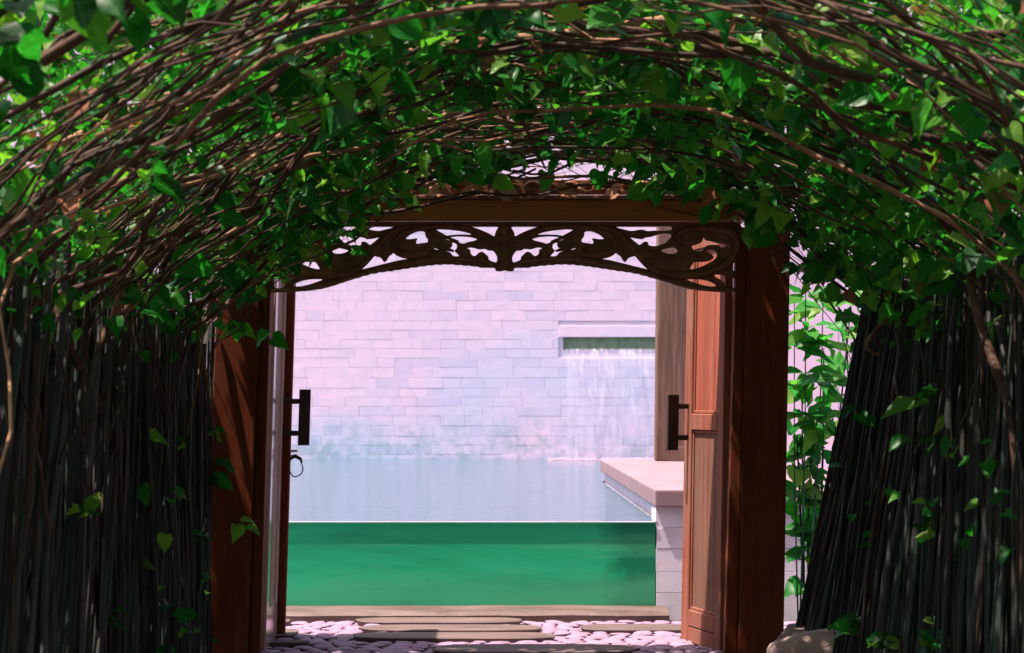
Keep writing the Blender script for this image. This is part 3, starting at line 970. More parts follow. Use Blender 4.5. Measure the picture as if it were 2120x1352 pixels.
# left leaf
hgl = Vector((px(541, 0, 9.98).x, 9.98, 0)); frl = Vector((px(566, 0, 10.56).x, 10.56, 0))
tl_ = (frl - hgl); LENL = tl_.length; tl_.normalize()
nl = Vector((-tl_.y, tl_.x, 0))
if nl.x < 0: nl = -nl
leanl = 0.030
ll = empty('door_leaf')
ll.parent = gate
ll.matrix_parent_inverse = Matrix.Translation(-Vector(gate.location))
ll['label'] = 'open left door leaf seen almost edge on'
def LBX(name, u0, u1, w0, w1, z0, z1, mat='door_left', bev=0.004):
    return leaf_box(name, hgl, tl_, nl, leanl, u0, u1, w0, w1, z0, z1, M[mat], ll, bev)
zpl = zrow(1250, 10.3)
LBX('stile', 0, 0.09, -0.02, 0.02, zb, TOPZ)
LBX('stile', LENL - 0.09, LENL - 0.002, -0.02, 0.02, zb, TOPZ)
LBX('panel', 0.088, LENL - 0.088, -0.008, 0.004, zpl - 0.01, TOPZ - 0.05, 'door_left', 0)
LBX('rail', 0.0902, LENL - 0.0902, -0.02, 0.02, zb, zpl)
LBX('rail', 0.0902, LENL - 0.0902, -0.02, 0.02, TOPZ - 0.09, TOPZ)
LBX('astragal', LENL - 0.03, LENL + 0.02, 0.0205, 0.058, zb + 0.01, TOPZ - 0.09, 'gate', 0.006)
handle(hgl, tl_, nl, leanl, LENL - 0.05, ll, zrow(922, 10.5), zrow(806, 10.5), 0.125, (zrow(831, 10.5), zrow(897, 10.5)))
LBX('latch_bolt', LENL - 0.04, LENL - 0.02, 0.059, 0.095, zrow(934, 10.5) - 0.006, zrow(934, 10.5) + 0.006, 'metal', 0.002)
LBX('latch_bolt', LENL - 0.04, LENL - 0.02, 0.059, 0.08, zrow(944, 10.5) - 0.005, zrow(944, 10.5) + 0.005, 'metal', 0.002)
# wire ring hanging from the latch
pts = []
for k in range(25):
    a = 2 * math.pi * k / 24
    pts.append(px(612 + 14.5 * math.cos(a) + 1.2 * math.sin(3 * a), 967 + 20 * math.sin(a), 10.5))
ring = empty('wire_ring', px(612, 947, 10.5))
tag(ring, 'small black wire loop dangling below the left door handle', 'wire loop')
child('loop', tube('loop', pts, 0.003, 6), M['wire'], ring)
child('knot', tube('knot', [px(600, 950, 10.495), px(611, 944, 10.495), px(622, 950, 10.495), px(626, 958, 10.495)], [0.005, 0.011, 0.009, 0.003], 7), M['wire'], ring)

# stained concrete pillar left of the gate, plinth and rock to the right
pil = link('concrete_pillar', hexa('concrete_pillar', [px(372, 1375, 10.12), px(427, 1375, 10.12), px(427, 1375, 10.12) + Vector((0, .2, 0)), px(372, 1375, 10.12) + Vector((0, .2, 0)),
     px(402, 560, 10.12), px(437, 560, 10.12), px(437, 560, 10.12) + Vector((0, .2, 0)), px(402, 560, 10.12) + Vector((0, .2, 0))], 0.012, 2), M['concrete'])
tag(pil, 'narrow stained concrete pillar squeezed between brushwood and left gate post', 'pillar')
ZP = H - 1.075
plv = [(px(1600, 0, 9.3).x, 9.25, 0), (px(1760, 0, 9.3).x, 9.25, 0), (px(1800, 0, 9.9).x, 9.95, 0), (px(1632, 0, 9.8).x + 0.02, 9.95, 0)]
pl = link('stone_plinth', hexa('stone_plinth', [(x, y, -0.02) for x, y, _ in plv] + [(x, y, ZP) for x, y, _ in plv], 0.01, 2), M['plinth'])
tag(pl, 'dark grey flat stone plinth beside the right gate post', 'plinth')
bm = bmesh.new()
bmesh.ops.create_icosphere(bm, subdivisions=3, radius=1.0)
rc = px(1690, 1345, 9.2)
for v in bm.verts:
    p = v.co.copy()
    k = 1 + 0.12 * mnoise.noise(p * 1.7) + 0.05 * mnoise.noise(p * 5.0) + 0.06 * abs(mnoise.noise(Vector((p.x * 2, p.y * 3, p.z * 9))))
    p *= k
    p.z = math.copysign(abs(p.z) ** 0.8, p.z)
    v.co = Vector((p.x * 0.20, p.y * 0.10, p.z * 0.085))
rk = link('split_rock', bm_mesh('split_rock', bm, True), M['rock'])
rk.location = (rc.x - 0.01, 9.2, ZP - 0.035)
rk.rotation_euler = (0, R(-9), R(-8))
tag(rk, 'cracked pinkish grey rock resting on the plinth at the lower right', 'rock')

# ------------------------------------------------------------------ vegetation
def leaf_template(kind_, seed):
    """leaf of unit length along +y from its base, face normal +z; rows: midrib and both edges"""
    rr = random.Random(seed)
    if kind_ == 'ovate':
        prof = [(0.0, 0.02), (0.10, 0.24), (0.28, 0.36), (0.5, 0.34), (0.72, 0.22), (0.9, 0.08), (1.0, 0.0)]
    elif kind_ == 'heart':
        prof = [(0.06, 0.02), (-0.05, 0.28), (0.12, 0.44), (0.36, 0.46), (0.62, 0.30), (0.84, 0.12), (1.0, 0.0)]
    elif kind_ == 'lobed':
        prof = [(0.05, 0.02), (-0.06, 0.24), (0.10, 0.34), (0.26, 0.56), (0.40, 0.30), (0.62, 0.27), (0.84, 0.13), (1.0, 0.0)]
    else:  # long
        prof = [(0.0, 0.01), (0.12, 0.09), (0.32, 0.15), (0.55, 0.15), (0.78, 0.09), (1.0, 0.0)]
    fine_ = []
    for i in range(len(prof) - 1):
        p0, p1, p2, p3 = prof[max(i - 1, 0)], prof[i], prof[i + 1], prof[min(i + 2, len(prof) - 1)]
        for t_ in (0.0, 0.5):
            fine_.append(tuple(0.5 * (2 * p1[q] + (p2[q] - p0[q]) * t_ + (2 * p0[q] - 5 * p1[q] + 4 * p2[q] - p3[q]) * t_ ** 2 + (3 * p1[q] - p0[q] - 3 * p2[q] + p3[q]) * t_ ** 3) for q in (0, 1)))
    prof = [(a, max(b_, 0.0)) for a, b_ in fine_] + [prof[-1]]
    ph = rr.uniform(0, 9)
    v, f = [], []
    fold = rr.uniform(0.1, 0.65)
    curl = rr.uniform(0.05, 0.6)
    n = len(prof)
    for i, (y, w) in enumerate(prof):
        ym = max(y, 0.03 + 0.03 * i) if i < 4 else y
        zc_ = -curl * y * y
        wob = 0.10 * mnoise.noise(Vector((i * 0.6, ph, 0))) + rr.uniform(-.02, .02)
        v += [(-w * (1 + wob), y, zc_ + fold * w + 0.09 * mnoise.noise(Vector((i * 0.55, ph, 11)))), (0.0, ym if i else 0.03, zc_), (w * (1 + 0.12 * mnoise.noise(Vector((i * 0.6, ph, 5)))), y, zc_ + fold * w + 0.09 * mnoise.noise(Vector((i * 0.55, ph, 11))))]
    for i in range(n - 1):
        a, b_ = i * 3, (i + 1) * 3
        f += [(a, a + 1, b_ + 1, b_), (a + 1, a + 2, b_ + 2, b_ + 1)]
    return v, f
TEMPL = [leaf_template(k, i) for i, k in enumerate(['heart', 'heart', 'ovate', 'lobed', 'heart', 'ovate', 'lobed', 'heart', 'ovate'])]
LONG = [leaf_template('long', 50 + i) for i in range(4)]
def leaf_meshes(tp, mat, nm='leaf'):
    out = []
    for v, f in tp:
        me = mesh(nm, v, f, True)
        ul = me.uv_layers.new(name='UVMap')
        for lp in me.loops:
            ul.data[lp.index].uv = (v[lp.vertex_index][0] + 0.5, v[lp.vertex_index][1])
        me.materials.append(mat)
        out.append(me)
    return out
LM = leaf_meshes(TEMPL, M['leaf'])
LM_DEAD = leaf_meshes(TEMPL, M['leaf_dead'])
LM_COURT = leaf_meshes(TEMPL, M['leaf_court'])
LM_LONG = leaf_meshes(LONG, M['leaf_court'])

def leaf_matrix(pos, tip, nrm, size):
    t_ = Vector(tip).normalized()
    n_ = Vector(nrm)
    n_ = n_ - t_ * n_.dot(t_)
    if n_.length < 1e-4:
        n_ = t_.orthogonal()
    n_.normalize()
    x_ = t_.cross(n_)
    m_ = Matrix((x_, t_, n_)).transposed().to_4x4()
    return Matrix.Translation(pos) @ m_ @ Matrix.Scale(size, 4)

class LeafStuff:
    """many leaves gathered into one mesh with numpy"""
    def __init__(self, tp):
        self.tp = [np.array(v) for v, f in tp]
        self.tf = [f for v, f in tp]
        self.V, self.Fq, self.U, self.n = [], [], [], 0
    def add(self, m_, k):
        a = np.array(m_)
        k %= len(self.tp)
        self.V.append(self.tp[k] @ a[:3, :3].T + a[:3, 3])
        self.Fq.append(np.array(self.tf[k]) + self.n)
        self.U.append(self.tp[k][:, :2] + np.array((0.5, 0.0)))
        self.n += len(self.tp[k])
    def mesh(self, name):
        V = np.concatenate(self.V); Q = np.concatenate(self.Fq)
        me = bpy.data.meshes.new(name)
        me.vertices.add(len(V)); me.vertices.foreach_set('co', V.astype(np.float32).ravel())
        me.loops.add(Q.size); me.loops.foreach_set('vertex_index', Q.astype(np.int32).ravel())
        me.polygons.add(len(Q)); me.polygons.foreach_set('loop_start', np.arange(0, Q.size, 4, dtype=np.int32))
        me.polygons.foreach_set('use_smooth', np.ones(len(Q), dtype=bool))
        ul = me.uv_layers.new(name='UVMap')
        U = np.concatenate(self.U)[Q.ravel()]
        ul.data.foreach_set('uv', U.astype(np.float32).ravel())
        me.update(calc_edges=True); me.validate()
        return me

# --- tunnel cross-section
AL, AR, ZS, BT = 1.42, 1.66, 1.53, 0.735
def arch(u, y, off=0.0):
    """u in -1..1 from left spring to right spring (beyond: down the wall); off outward"""
    a = AL if u < 0 else AR
    uu = max(-1.0, min(1.0, u))
    p_ = 1.75 if u < 0 else 2.5
    x = a * uu + off * uu
    zz = ZS + BT * (1 - abs(uu) ** p_) + off * (1 - 0.45 * abs(uu))
    if abs(u) > 1:
        zz -= (abs(u) - 1) * 2.0
    c_ = 1 - abs(uu)
    zz += 0.05 * math.sin(y * 1.3) * c_
    return Vector((x, y, zz))
Y0, Y1 = 4.9, 9.72

tun = empty('vine_tunnel', (0, 7.4, 0))
tag(tun, 'arched canopy of tangled brown vines and green leaves over the path', 'vine tunnel')

# green pipe hoops
for y in (5.75, 7.05, 8.45, 9.55):
    pts = [arch(u, y + 0.03 * math.sin(u * 5), 0.05) for u in np.linspace(-1.75, 1.75, 46)]
    child('hoop', tube('hoop', pts, 0.013, 8), M['pipe'], tun)

def vine_path(u0, u1, y0, y1, off0, off1, wob, n):
    s_ = random.uniform(0, 90)
    pts = []
    for i in range(n):
        t_ = i / (n - 1)
        u = u0 + (u1 - u0) * t_
        y = y0 + (y1 - y0) * t_ + wob * 1.6 * mnoise.noise(Vector((t_ * 3.1, s_, 0)))
        off = off0 + (off1 - off0) * t_ + wob * mnoise.noise(Vector((t_ * 4.3, s_, 9)))
        pts.append(arch(u, min(y, 9.9), off))
    return pts
# visible, individually modelled branches
NB = 0
for i in range(185):
    y = Y0 + (Y1 - Y0) * random.random()
    uc = random.uniform(-1.05, 1.05)
    sp = random.uniform(0.3, 0.8)
    u0, u1 = max(uc - sp, -1.35), min(uc + sp, 1.35)
    if random.random() < 0.5:
        u0, u1 = u1, u0
    o0 = random.uniform(-0.09, 0.07)
    pts = vine_path(u0, u1, y, y + random.gauss(0, 0.55), o0, o0 + random.uniform(-0.12, 0.16), 0.11, 15)
    r0 = random.choice((0.003, 0.004, 0.005, 0.006, 0.008, 0.010, 0.014))
    rad = [r0 * (1 - 0.55 * k / 14) * (1 + 0.15 * math.sin(k * 2.3 + i)) for k in range(15)]
    child('branch', tube('branch', pts, rad, 6), M['bark_pale'] if random.random() < 0.18 else M['bark'], tun)
    NB += 1
# branches that can be named in the photograph
def pbranch(pp, r_, mat, n=5):
    w = smooth_path([px(x, y, d) for x, y, d in pp], n)
    m_ = len(w)
    rr = [np.interp(i / (m_ - 1), np.linspace(0, 1, len(r_)), r_) * (1 + 0.06 * math.sin(i * 1.7)) for i in range(m_)]
    return child('branch', tube('branch', w, rr, 8), mat, tun)
pbranch([(690, 150, 6.4), (800, 118, 6.4), (920, 95, 6.5), (1040, 82, 6.5), (1160, 72, 6.5), (1280, 55, 6.5), (1385, 40, 6.4), (1470, 22, 6.3)], [0.008, 0.012, 0.015, 0.017, 0.015], M['bark_pale'])
pbranch([(0, 225, 6.3), (120, 210, 6.3), (230, 175, 6.4), (310, 140, 6.5), (400, 95, 6.6), (470, 55, 6.7), (560, 10, 6.7), (620, -30, 6.7)], [0.016, 0.014, 0.014, 0.012], M['bark'])
pbranch([(130, 815, 7.3), (170, 760, 7.35), (215, 700, 7.4), (245, 655, 7.4), (270, 615, 7.45), (292, 570, 7.5), (312, 540, 7.5)], [0.022, 0.026, 0.026, 0.022, 0.016], M['bark_pale'])
pbranch([(232, 672, 7.42), (246, 625, 7.35), (250, 585, 7.3), (258, 550, 7.3)], [0.018, 0.015, 0.013], M['bark_pale'])
pbranch([(0, 600, 6.2), (40, 560, 6.2), (110, 490, 6.3), (150, 420, 6.4), (180, 340, 6.5)], [0.02, 0.019, 0.016], M['bark'])
pbranch([(280, 500, 8.0), (350, 462, 8.0), (420, 425, 8.1), (480, 380, 8.2), (540, 350, 8.3)], [0.010, 0.013, 0.010], M['bark_pale'])
pbranch([(600, 400, 8.8), (680, 392, 8.8), (770, 380, 8.9), (850, 362, 9.0), (930, 330, 9.1)], [0.012, 0.011, 0.007], M['bark_pale'])
pbranch([(470, 530, 9.0), (560, 470, 9.0), (650, 440, 9.1), (760, 410, 9.2)], [0.011, 0.010, 0.006], M['bark_pale'])
pbranch([(1520, 40, 6.4), (1620, 62, 6.4), (1760, 78, 6.3), (1900, 82, 6.2), (2060, 70, 6.1), (2140, 66, 6.1)], [0.010, 0.013, 0.014], M['bark'])
pbranch([(1640, 150, 6.8), (1760, 180, 6.8), (1880, 210, 6.7), (1990, 260, 6.7), (2130, 330, 6.6)], [0.009, 0.016, 0.02], M['bark'])
pbranch([(1690, 255, 7.4), (1790, 285, 7.4), (1900, 318, 7.3)], [0.007, 0.009, 0.005], M['bark_pale'])
pbranch([(1820, 735, 8.2), (1795, 720, 8.2), (1808, 690, 8.25), (1838, 660, 8.3)], [0.005, 0.010, 0.007], M['bark_pale'])
pbranch([(1080, 248, 7.0), (1100, 290, 7.0), (1130, 350, 7.05)], [0.008, 0.006, 0.003], M['bark'])
for pp, r_, mt in (
    ([(0, 340, 6.6), (120, 290, 6.6), (250, 232, 6.7), (380, 200, 6.8), (500, 150, 6.9), (640, 110, 7.0)], [0.012, 0.011, 0.007], 'bark'),
    ([(0, 380, 7.0), (140, 330, 7.0), (300, 300, 7.0), (420, 245, 7.1), (560, 200, 7.2), (720, 170, 7.3)], [0.014, 0.011, 0.006], 'bark'),
    ([(60, 330, 6.2), (200, 262, 6.2), (330, 205, 6.3), (430, 170, 6.3), (520, 90, 6.4)], [0.010, 0.013, 0.008], 'bark_pale'),
    ([(110, 430, 7.2), (200, 372, 7.2), (300, 330, 7.3), (400, 262, 7.4), (470, 215, 7.5)], [0.013, 0.014, 0.007], 'bark'),
    ([(0, 120, 5.7), (130, 90, 5.8), (280, 60, 5.9), (420, 20, 6.0), (520, -25, 6.0)], [0.015, 0.012, 0.010], 'bark'),
    ([(20, 560, 6.8), (90, 470, 6.9), (170, 400, 7.0), (260, 345, 7.1), (380, 300, 7.2)], [0.017, 0.013, 0.008], 'bark'),
    ([(0, 520, 6.5), (100, 440, 6.5), (240, 380, 6.6), (330, 345, 6.7)], [0.016, 0.014, 0.008], 'bark_pale'),
    ([(560, 130, 6.9), (700, 92, 6.9), (860, 60, 6.9), (1010, 50, 6.8), (1150, 18, 6.8)], [0.009, 0.010, 0.006], 'bark_pale'),
    ([(640, 60, 6.0), (820, 42, 6.0), (1000, 18, 6.0), (1180, 12, 6.0)], [0.008, 0.011, 0.007], 'bark_pale'),
    ([(900, 195, 7.0), (1000, 178, 7.0), (1080, 160, 7.0), (1140, 150, 7.1)], [0.004, 0.007, 0.004], 'bark'),
    ([(1500, 100, 6.9), (1640, 128, 6.9), (1780, 150, 6.8), (1960, 190, 6.7), (2130, 250, 6.6)], [0.007, 0.010, 0.013], 'bark'),
    ([(1600, 290, 7.8), (1720, 330, 7.7), (1850, 385, 7.6), (1980, 440, 7.5), (2120, 530, 7.3)], [0.007, 0.012, 0.016], 'bark'),
    ([(1700, 400, 8.6), (1800, 440, 8.4), (1900, 500, 8.2), (1990, 580, 8.0)], [0.006, 0.010, 0.012], 'bark'),
    ([(1860, 230, 6.8), (1930, 320, 6.8), (2010, 400, 6.7), (2130, 470, 6.6)], [0.010, 0.014, 0.016], 'bark'),
    ([(0, 640, 6.4), (30, 720, 6.3), (20, 900, 6.2), (-30, 1100, 6.1)], [0.020, 0.022, 0.024], 'bark'),
    ([(2080, 470, 6.7), (2010, 560, 6.8), (2040, 700, 6.7), (2100, 900, 6.5), (2130, 1352, 6.3)], [0.012, 0.015, 0.018], 'bark')):
    pbranch(pp, r_, M[mt])
# finer twigs in every direction
jj = Joined()
for i in range(520):
    y = random.uniform(Y0 - 0.2, Y1 + 0.05)
    uc = random.uniform(-1.12, 1.12)
    sp = random.uniform(0.05, 0.45) * random.choice((-1, 1))
    o0 = random.uniform(-0.06, 0.22)
    pts = vine_path(uc, uc + sp, y, y + random.gauss(0, 0.22), o0, o0 + random.uniform(-0.12, 0.12), 0.06, 8)
    r0 = random.uniform(0.0014, 0.0034)
    v, f = tube_arrays(pts, [r0 * (1 - 0.5 * k / 7) for k in range(8)], 4)
    jj.add(v, f)
kind(child('twig_tangle', jj.mesh('twig_tangle'), M['bark'], tun), 'stuff')
jj = Joined()
for i in range(200):
    y = random.uniform(Y0 - 0.2, Y1 + 0.05)
    uc = random.uniform(-1.0, 1.0)
    sp = random.uniform(0.1, 0.5) * random.choice((-1, 1))
    o0 = random.uniform(-0.04, 0.25)
    pts = vine_path(uc, uc + sp, y, y + random.gauss(0, 0.2), o0, o0 + random.uniform(-0.1, 0.12), 0.06, 8)
    r0 = random.uniform(0.0016, 0.0042)
    v, f = tube_arrays(pts, [r0 * (1 - 0.5 * k / 7) for k in range(8)], 4)
    jj.add(v, f)
kind(child('dry_twig_tangle', jj.mesh('dry_twig_tangle'), M['bark_pale'], tun), 'stuff')
# the nearer run of the tunnel, over and behind the camera
jj = Joined()
for i in range(260):
    y = random.uniform(-2.0, Y0)
    uc = random.uniform(-1.0, 1.0)
    sp = random.uniform(0.3, 0.8) * random.choice((-1, 1))
    pts = vine_path(uc, max(-1.6, min(1.6, uc + sp)), y, y + random.gauss(0, 0.3), 0.1, 0.15, 0.08, 9)
    v, f = tube_arrays(pts, random.uniform(0.004, 0.014), 5)
    jj.add(v, f)
kind(child('near_branch_tangle', jj.mesh('near_branch_tangle'), M['bark'], tun), 'stuff')

def rnd_dir():
    a = random.uniform(0, 2 * math.pi); z_ = random.uniform(-1, 1); s_ = math.sqrt(1 - z_ * z_)
    return Vector((s_ * math.cos(a), s_ * math.sin(a), z_))
cand = []     # (projected size, matrix, template)
stuff_g, stuff_d = LeafStuff(TEMPL), LeafStuff(TEMPL)
def clump(u, y):
    return mnoise.noise(Vector((u * 2.6, y * 1.5, 3.3))) + 0.5 * mnoise.noise(Vector((u * 7, y * 4, 1.3)))
cnt = 0
while cnt < 14000:
    u = random.uniform(-1.03, 1.03); y = Y0 - 0.3 + (Y1 + 0.38 - Y0) * random.random() ** 0.7
    layer = random.random()
    if layer < 0.21:
        off = random.uniform(-0.10, 0.03)
    elif layer < 0.58:
        off = random.uniform(0.04, 0.25)
    else:
        off = random.uniform(0.25, 0.6)
    if off < 0.2 and y < 5.3:
        continue
    if y > 9.2 and -0.35 < u < 0.8 and off < 0.05:
        continue
    if u < -0.72 and off < 0.05 and random.random() < 0.6:
        continue
    if off < 0.25 and clump(u, y) < random.uniform(-0.35, 0.35):
        continue
    cnt += 1
    p = arch(u, y, off)
    if random.random() < (0.45 if off < 0.05 else 0.25):
        tip = Vector((random.choice((-1, 1)) * random.uniform(.3, 1.2), random.gauss(0, .5), -0.4))
        nrm = Vector((random.gauss(0, 0.4), -1.0 if random.random() < 0.7 else 1.0, random.gauss(0.6, 0.5)))
    else:
        tip = Vector((random.gauss(0, 1), random.gauss(0, 1), random.gauss(-0.25, .35)))
        nrm = Vector((random.gauss(0, .35), random.gauss(-0.2, .35), 1))
    size = random.triangular(0.035, 0.12, 0.06)
    m_ = leaf_matrix(p, tip, nrm, size)
    k = random.randrange(9)
    q = CX + p.x * F / p.y, CY - (p.z - H) * F / p.y
    if random.random() < (0.02 if off < 0.1 else 0.05):
        stuff_d.add(m_, k)
    elif off < 0.02 and -40 < q[0] < 2160 and -40 < q[1] < 640:
        cand.append((size / p.y, m_, k))
    else:
        stuff_g.add(m_, k)
# overgrowth heaped on the roof at the gate end and over both shoulders
for i in range(3400):
    r_ = random.uniform(0.32, 1.0)
    if r_ < 0.55:
        x, y, z_ = random.uniform(-2.0, 2.1), random.uniform(8.0, 9.6), random.uniform(2.4, 3.05)
        if z_ > 2.7 and y > 9.2:
            continue
    else:
        sd_ = -1 if r_ < 0.78 else 1
        x, y, z_ = sd_ * random.uniform(1.75, 2.6), random.uniform(4.6, 9.7), random.uniform(1.3, 3.0)
        if sd_ > 0 and y > 8.9:
            continue
    stuff_g.add(leaf_matrix(Vector((x, y, z_)), rnd_dir(), Vector((random.gauss(0, .6), random.gauss(-.4, .6), 1)), random.uniform(0.07, 0.14)), random.randrange(9))
# near run, coarser
for i in range(6500):
    u = random.uniform(-1.1, 1.1); y = random.uniform(-2.0, Y0 - 0.25)
    p = arch(u, y, random.uniform(0.0, 0.45))
    stuff_g.add(leaf_matrix(p, rnd_dir(), Vector((random.gauss(0, .5), random.gauss(0, .5), 1)), random.uniform(0.07, 0.14)), random.randrange(9))
# leaves that cling to the upper brushwood
for i in range(170):
    sd_ = random.choice((-1, 1))
    y = random.uniform(5.2, 9.7)
    p = arch(sd_ * random.uniform(0.95, 1.06), y, random.uniform(-0.08, 0.1))
    stuff_g.add(leaf_matrix(p, Vector((random.gauss(0, .5), random.gauss(0, .5), -.7)), Vector((-sd_ * .7, -1, random.gauss(.3, .4))), random.uniform(0.035, 0.085)), random.randrange(9))

def put_leaf(par, m_, meshes, k):
    o = link('leaf', meshes[k % len(meshes)], None, par)
    o.matrix_parent_inverse = Matrix.Translation(-Vector(par.location))
    o.matrix_basis = m_
    return o
# leaves one can point at: centre x, y (pixels), distance, size in pixels, tip angle (deg, 0 = right, 90 = down), template
special = [
    (180, 70, 5.7, 120, 40, 2), (480, 190, 5.9, 150, 100, 0), (545, 185, 5.95, 130, 60, 4), (600, 110, 6.2, 110, 30, 3), (690, 265, 6.3, 170, 160, 0),
    (370, 285, 6.4, 100, 110, 5), (215, 240, 6.3, 90, 170, 2), (60, 490, 6.1, 110, 10, 5), (420, 20, 5.8, 130, 130, 1), (1530, 165, 6.0, 115, 95, 1), (1500, 10, 5.9, 120, 100, 0),
    (1680, 108, 6.2, 95, 80, 4), (1860, 110, 6.3, 95, 20, 3), (1190, 135, 6.4, 90, 10, 5), (1110, 188, 6.7, 62, 125, 2), (1005, 205, 6.6, 80, 90, 0), (960, 200, 6.6, 70, 30, 5),
    (945, 340, 7.4, 50, 105, 3), (1000, 335, 7.4, 58, 60, 0), (880, 345, 7.5, 70, 120, 1), (735, 448, 9.2, 56, 95, 3), (640, 475, 9.2, 55, 175, 5), (1360, 405, 9.2, 52, 100, 3), (1240, 375, 9.1, 46, 100, 1),
    (1130, 375, 9.2, 44, 90, 4), (1430, 345, 8.2, 60, 60, 0), (1480, 200, 7.0, 80, 80, 0), (1585, 275, 7.2, 76, 150, 3), (1720, 310, 7.3, 80, 20, 5), (1785, 345, 7.4, 70, 160, 1), (1860, 450, 7.6, 85, 10, 0),
    (1990, 345, 7.2, 80, 175, 2), (2050, 490, 7.0, 110, 60, 0), (1780, 230, 7.1, 70, 60, 4), (1930, 560, 7.7, 70, 95, 1), (1890, 545, 7.9, 76, 20, 2), (1810, 585, 9.0, 60, 170, 5),
    (400, 505, 7.9, 70, 160, 0), (440, 500, 7.9, 60, 10, 4), (400, 545, 7.6, 130, 25, 5), (325, 640, 7.8, 80, 10, 5), (320, 655, 7.85, 70, 20, 2), (485, 575, 8.8, 40, 170, 5), (500, 590, 8.8, 46, 10, 4), (470, 520, 8.6, 44, 60, 2),
    (490, 688, 9.5, 45, 100, 4), (540, 698, 9.5, 44, 150, 5), (515, 690, 9.5, 38, 20, 0), (580, 710, 9.5, 42, 25, 0), (475, 686, 9.5, 36, 150, 2),
    (455, 895, 9.55, 34, 10, 2), (445, 905, 9.5, 36, 30, 2), (470, 970, 9.5, 46, 30, 2), (465, 995, 9.5, 54, 55, 2), (445, 1000, 9.45, 34, 80, 5), (455, 960, 9.5, 30, 20, 2),
    (488, 1105, 9.5, 40, 90, 0), (524, 1100, 9.5, 38, 25, 2), (512, 1080, 9.5, 32, 5, 2), (1550, 498, 9.5, 40, 60, 0), (1360, 525, 9.5, 2, 60, 0),
    (600, 525, 9.5, 56, 170, 0), (655, 520, 9.5, 44, 10, 5), (745, 520, 9.5, 36, 5, 4), (575, 510, 9.4, 52, 150, 1), (555, 560, 9.3, 60, 5, 2),
    (245, 1085, 7.9, 46, 5, 2), (210, 1081, 7.9, 30, 175, 2), (110, 1000, 7.5, 40, 60, 4), (300, 1028, 7.9, 46, 60, 0), (180, 827, 7.7, 54, 5, 2), (320, 912, 8.0, 66, 12, 2), (100, 1060, 7.4, 50, 20, 2), (130, 1110, 7.4, 60, 25, 2),
    (130, 1185, 7.5, 42, 70, 0), (290, 1200, 8.0, 40, 20, 3), (300, 1175, 8.0, 50, 10, 2), (275, 1195, 8.0, 34, 170, 2), (340, 1125, 8.2, 40, 100, 4), (380, 1278, 8.6, 50, 5, 2),
    (2100, 1015, 6.7, 78, 160, 0), (1985, 1045, 7.4, 36, 160, 2), (1965, 935, 7.4, 48, 80, 3), (1945, 885, 7.4, 44, 150, 0), (1862, 852, 7.7, 84, 165, 2), (1915, 915, 7.5, 36, 160, 2), (1990, 1155, 7.3, 52, 170, 2), (2060, 1185, 7.1, 90, 165, 2), (2045, 1200, 7.1, 40, 100, 4), (1905, 838, 7.6, 40, 170, 2), (1860, 920, 7.8, 54, 150, 2),
]
ns = 0
for (x, y, d, s_, ang, k) in special:
    if s_ < 10:
        continue
    c = px(x, y, d)
    if y < 600 and s_ > 60:
        s_ = s_ * 0.72
    sz = s_ * d / F
    a = R(ang)
    tip = Vector((math.cos(a), random.uniform(-.25, .25), -math.sin(a)))
    nrm = Vector((random.gauss(0, .25), -1, random.uniform(0.1, 0.9))) if y < 800 else Vector((random.gauss(0, .3), -0.5, 1))
    if y < 800:
        nrm += Vector((random.gauss(0, .5), 0, random.uniform(0, .8)))
    base = c - tip.normalized() * sz * 0.5
    put_leaf(tun, leaf_matrix(base, tip, nrm, sz), LM, k)
    if y > 600 or d > 9.2:
        # the stalk that ties the leaf back to the fence or roof
        if y > 600:
            e = Vector((-1.41 if x < 1000 else 1.52, d + random.uniform(-.1, .15), base.z + random.uniform(0.02, 0.22)))
        else:
            e = Vector((base.x + random.uniform(-.15, .15), d - 0.12, base.z + random.uniform(0.12, 0.25)))
        mid = (base + e) / 2 + Vector((0, 0, random.uniform(0.0, 0.06)))
        child('trailing_stem', tube('trailing_stem', smooth_path([base, mid, e], 4), 0.0018, 5), M['bark'], tun)
    ns += 1
cand.sort(key=lambda c: -c[0])
for i, (_, m_, k) in enumerate(cand):
    if i < 298 - ns:
        put_leaf(tun, m_, LM, k)
    else:
        stuff_g.add(m_, k)
for i in range(34):
    sd_ = -1 if i % 2 else 1
    y = random.uniform(5.9, 9.4)
    p0_ = Vector((-1.34 if sd_ < 0 else 1.44, y, random.uniform(0.05, 1.2)))
    for k in range(random.randrange(2, 6)):
        q = p0_ + Vector((random.uniform(-.03, .03), random.uniform(-.12, .12), random.uniform(-.05, .05)))
        stuff_g.add(leaf_matrix(q, Vector((random.gauss(0, 1), random.gauss(0, .6), random.gauss(-.1, .3))), Vector((-sd_ * .5, -.6, 1)), random.uniform(0.035, 0.07)), random.randrange(9))
kind(child('foliage', stuff_g.mesh('foliage'), M['leaf'], tun), 'stuff')
kind(child('withered_foliage', stuff_d.mesh('withered_foliage'), M['leaf_dead'], tun), 'stuff')

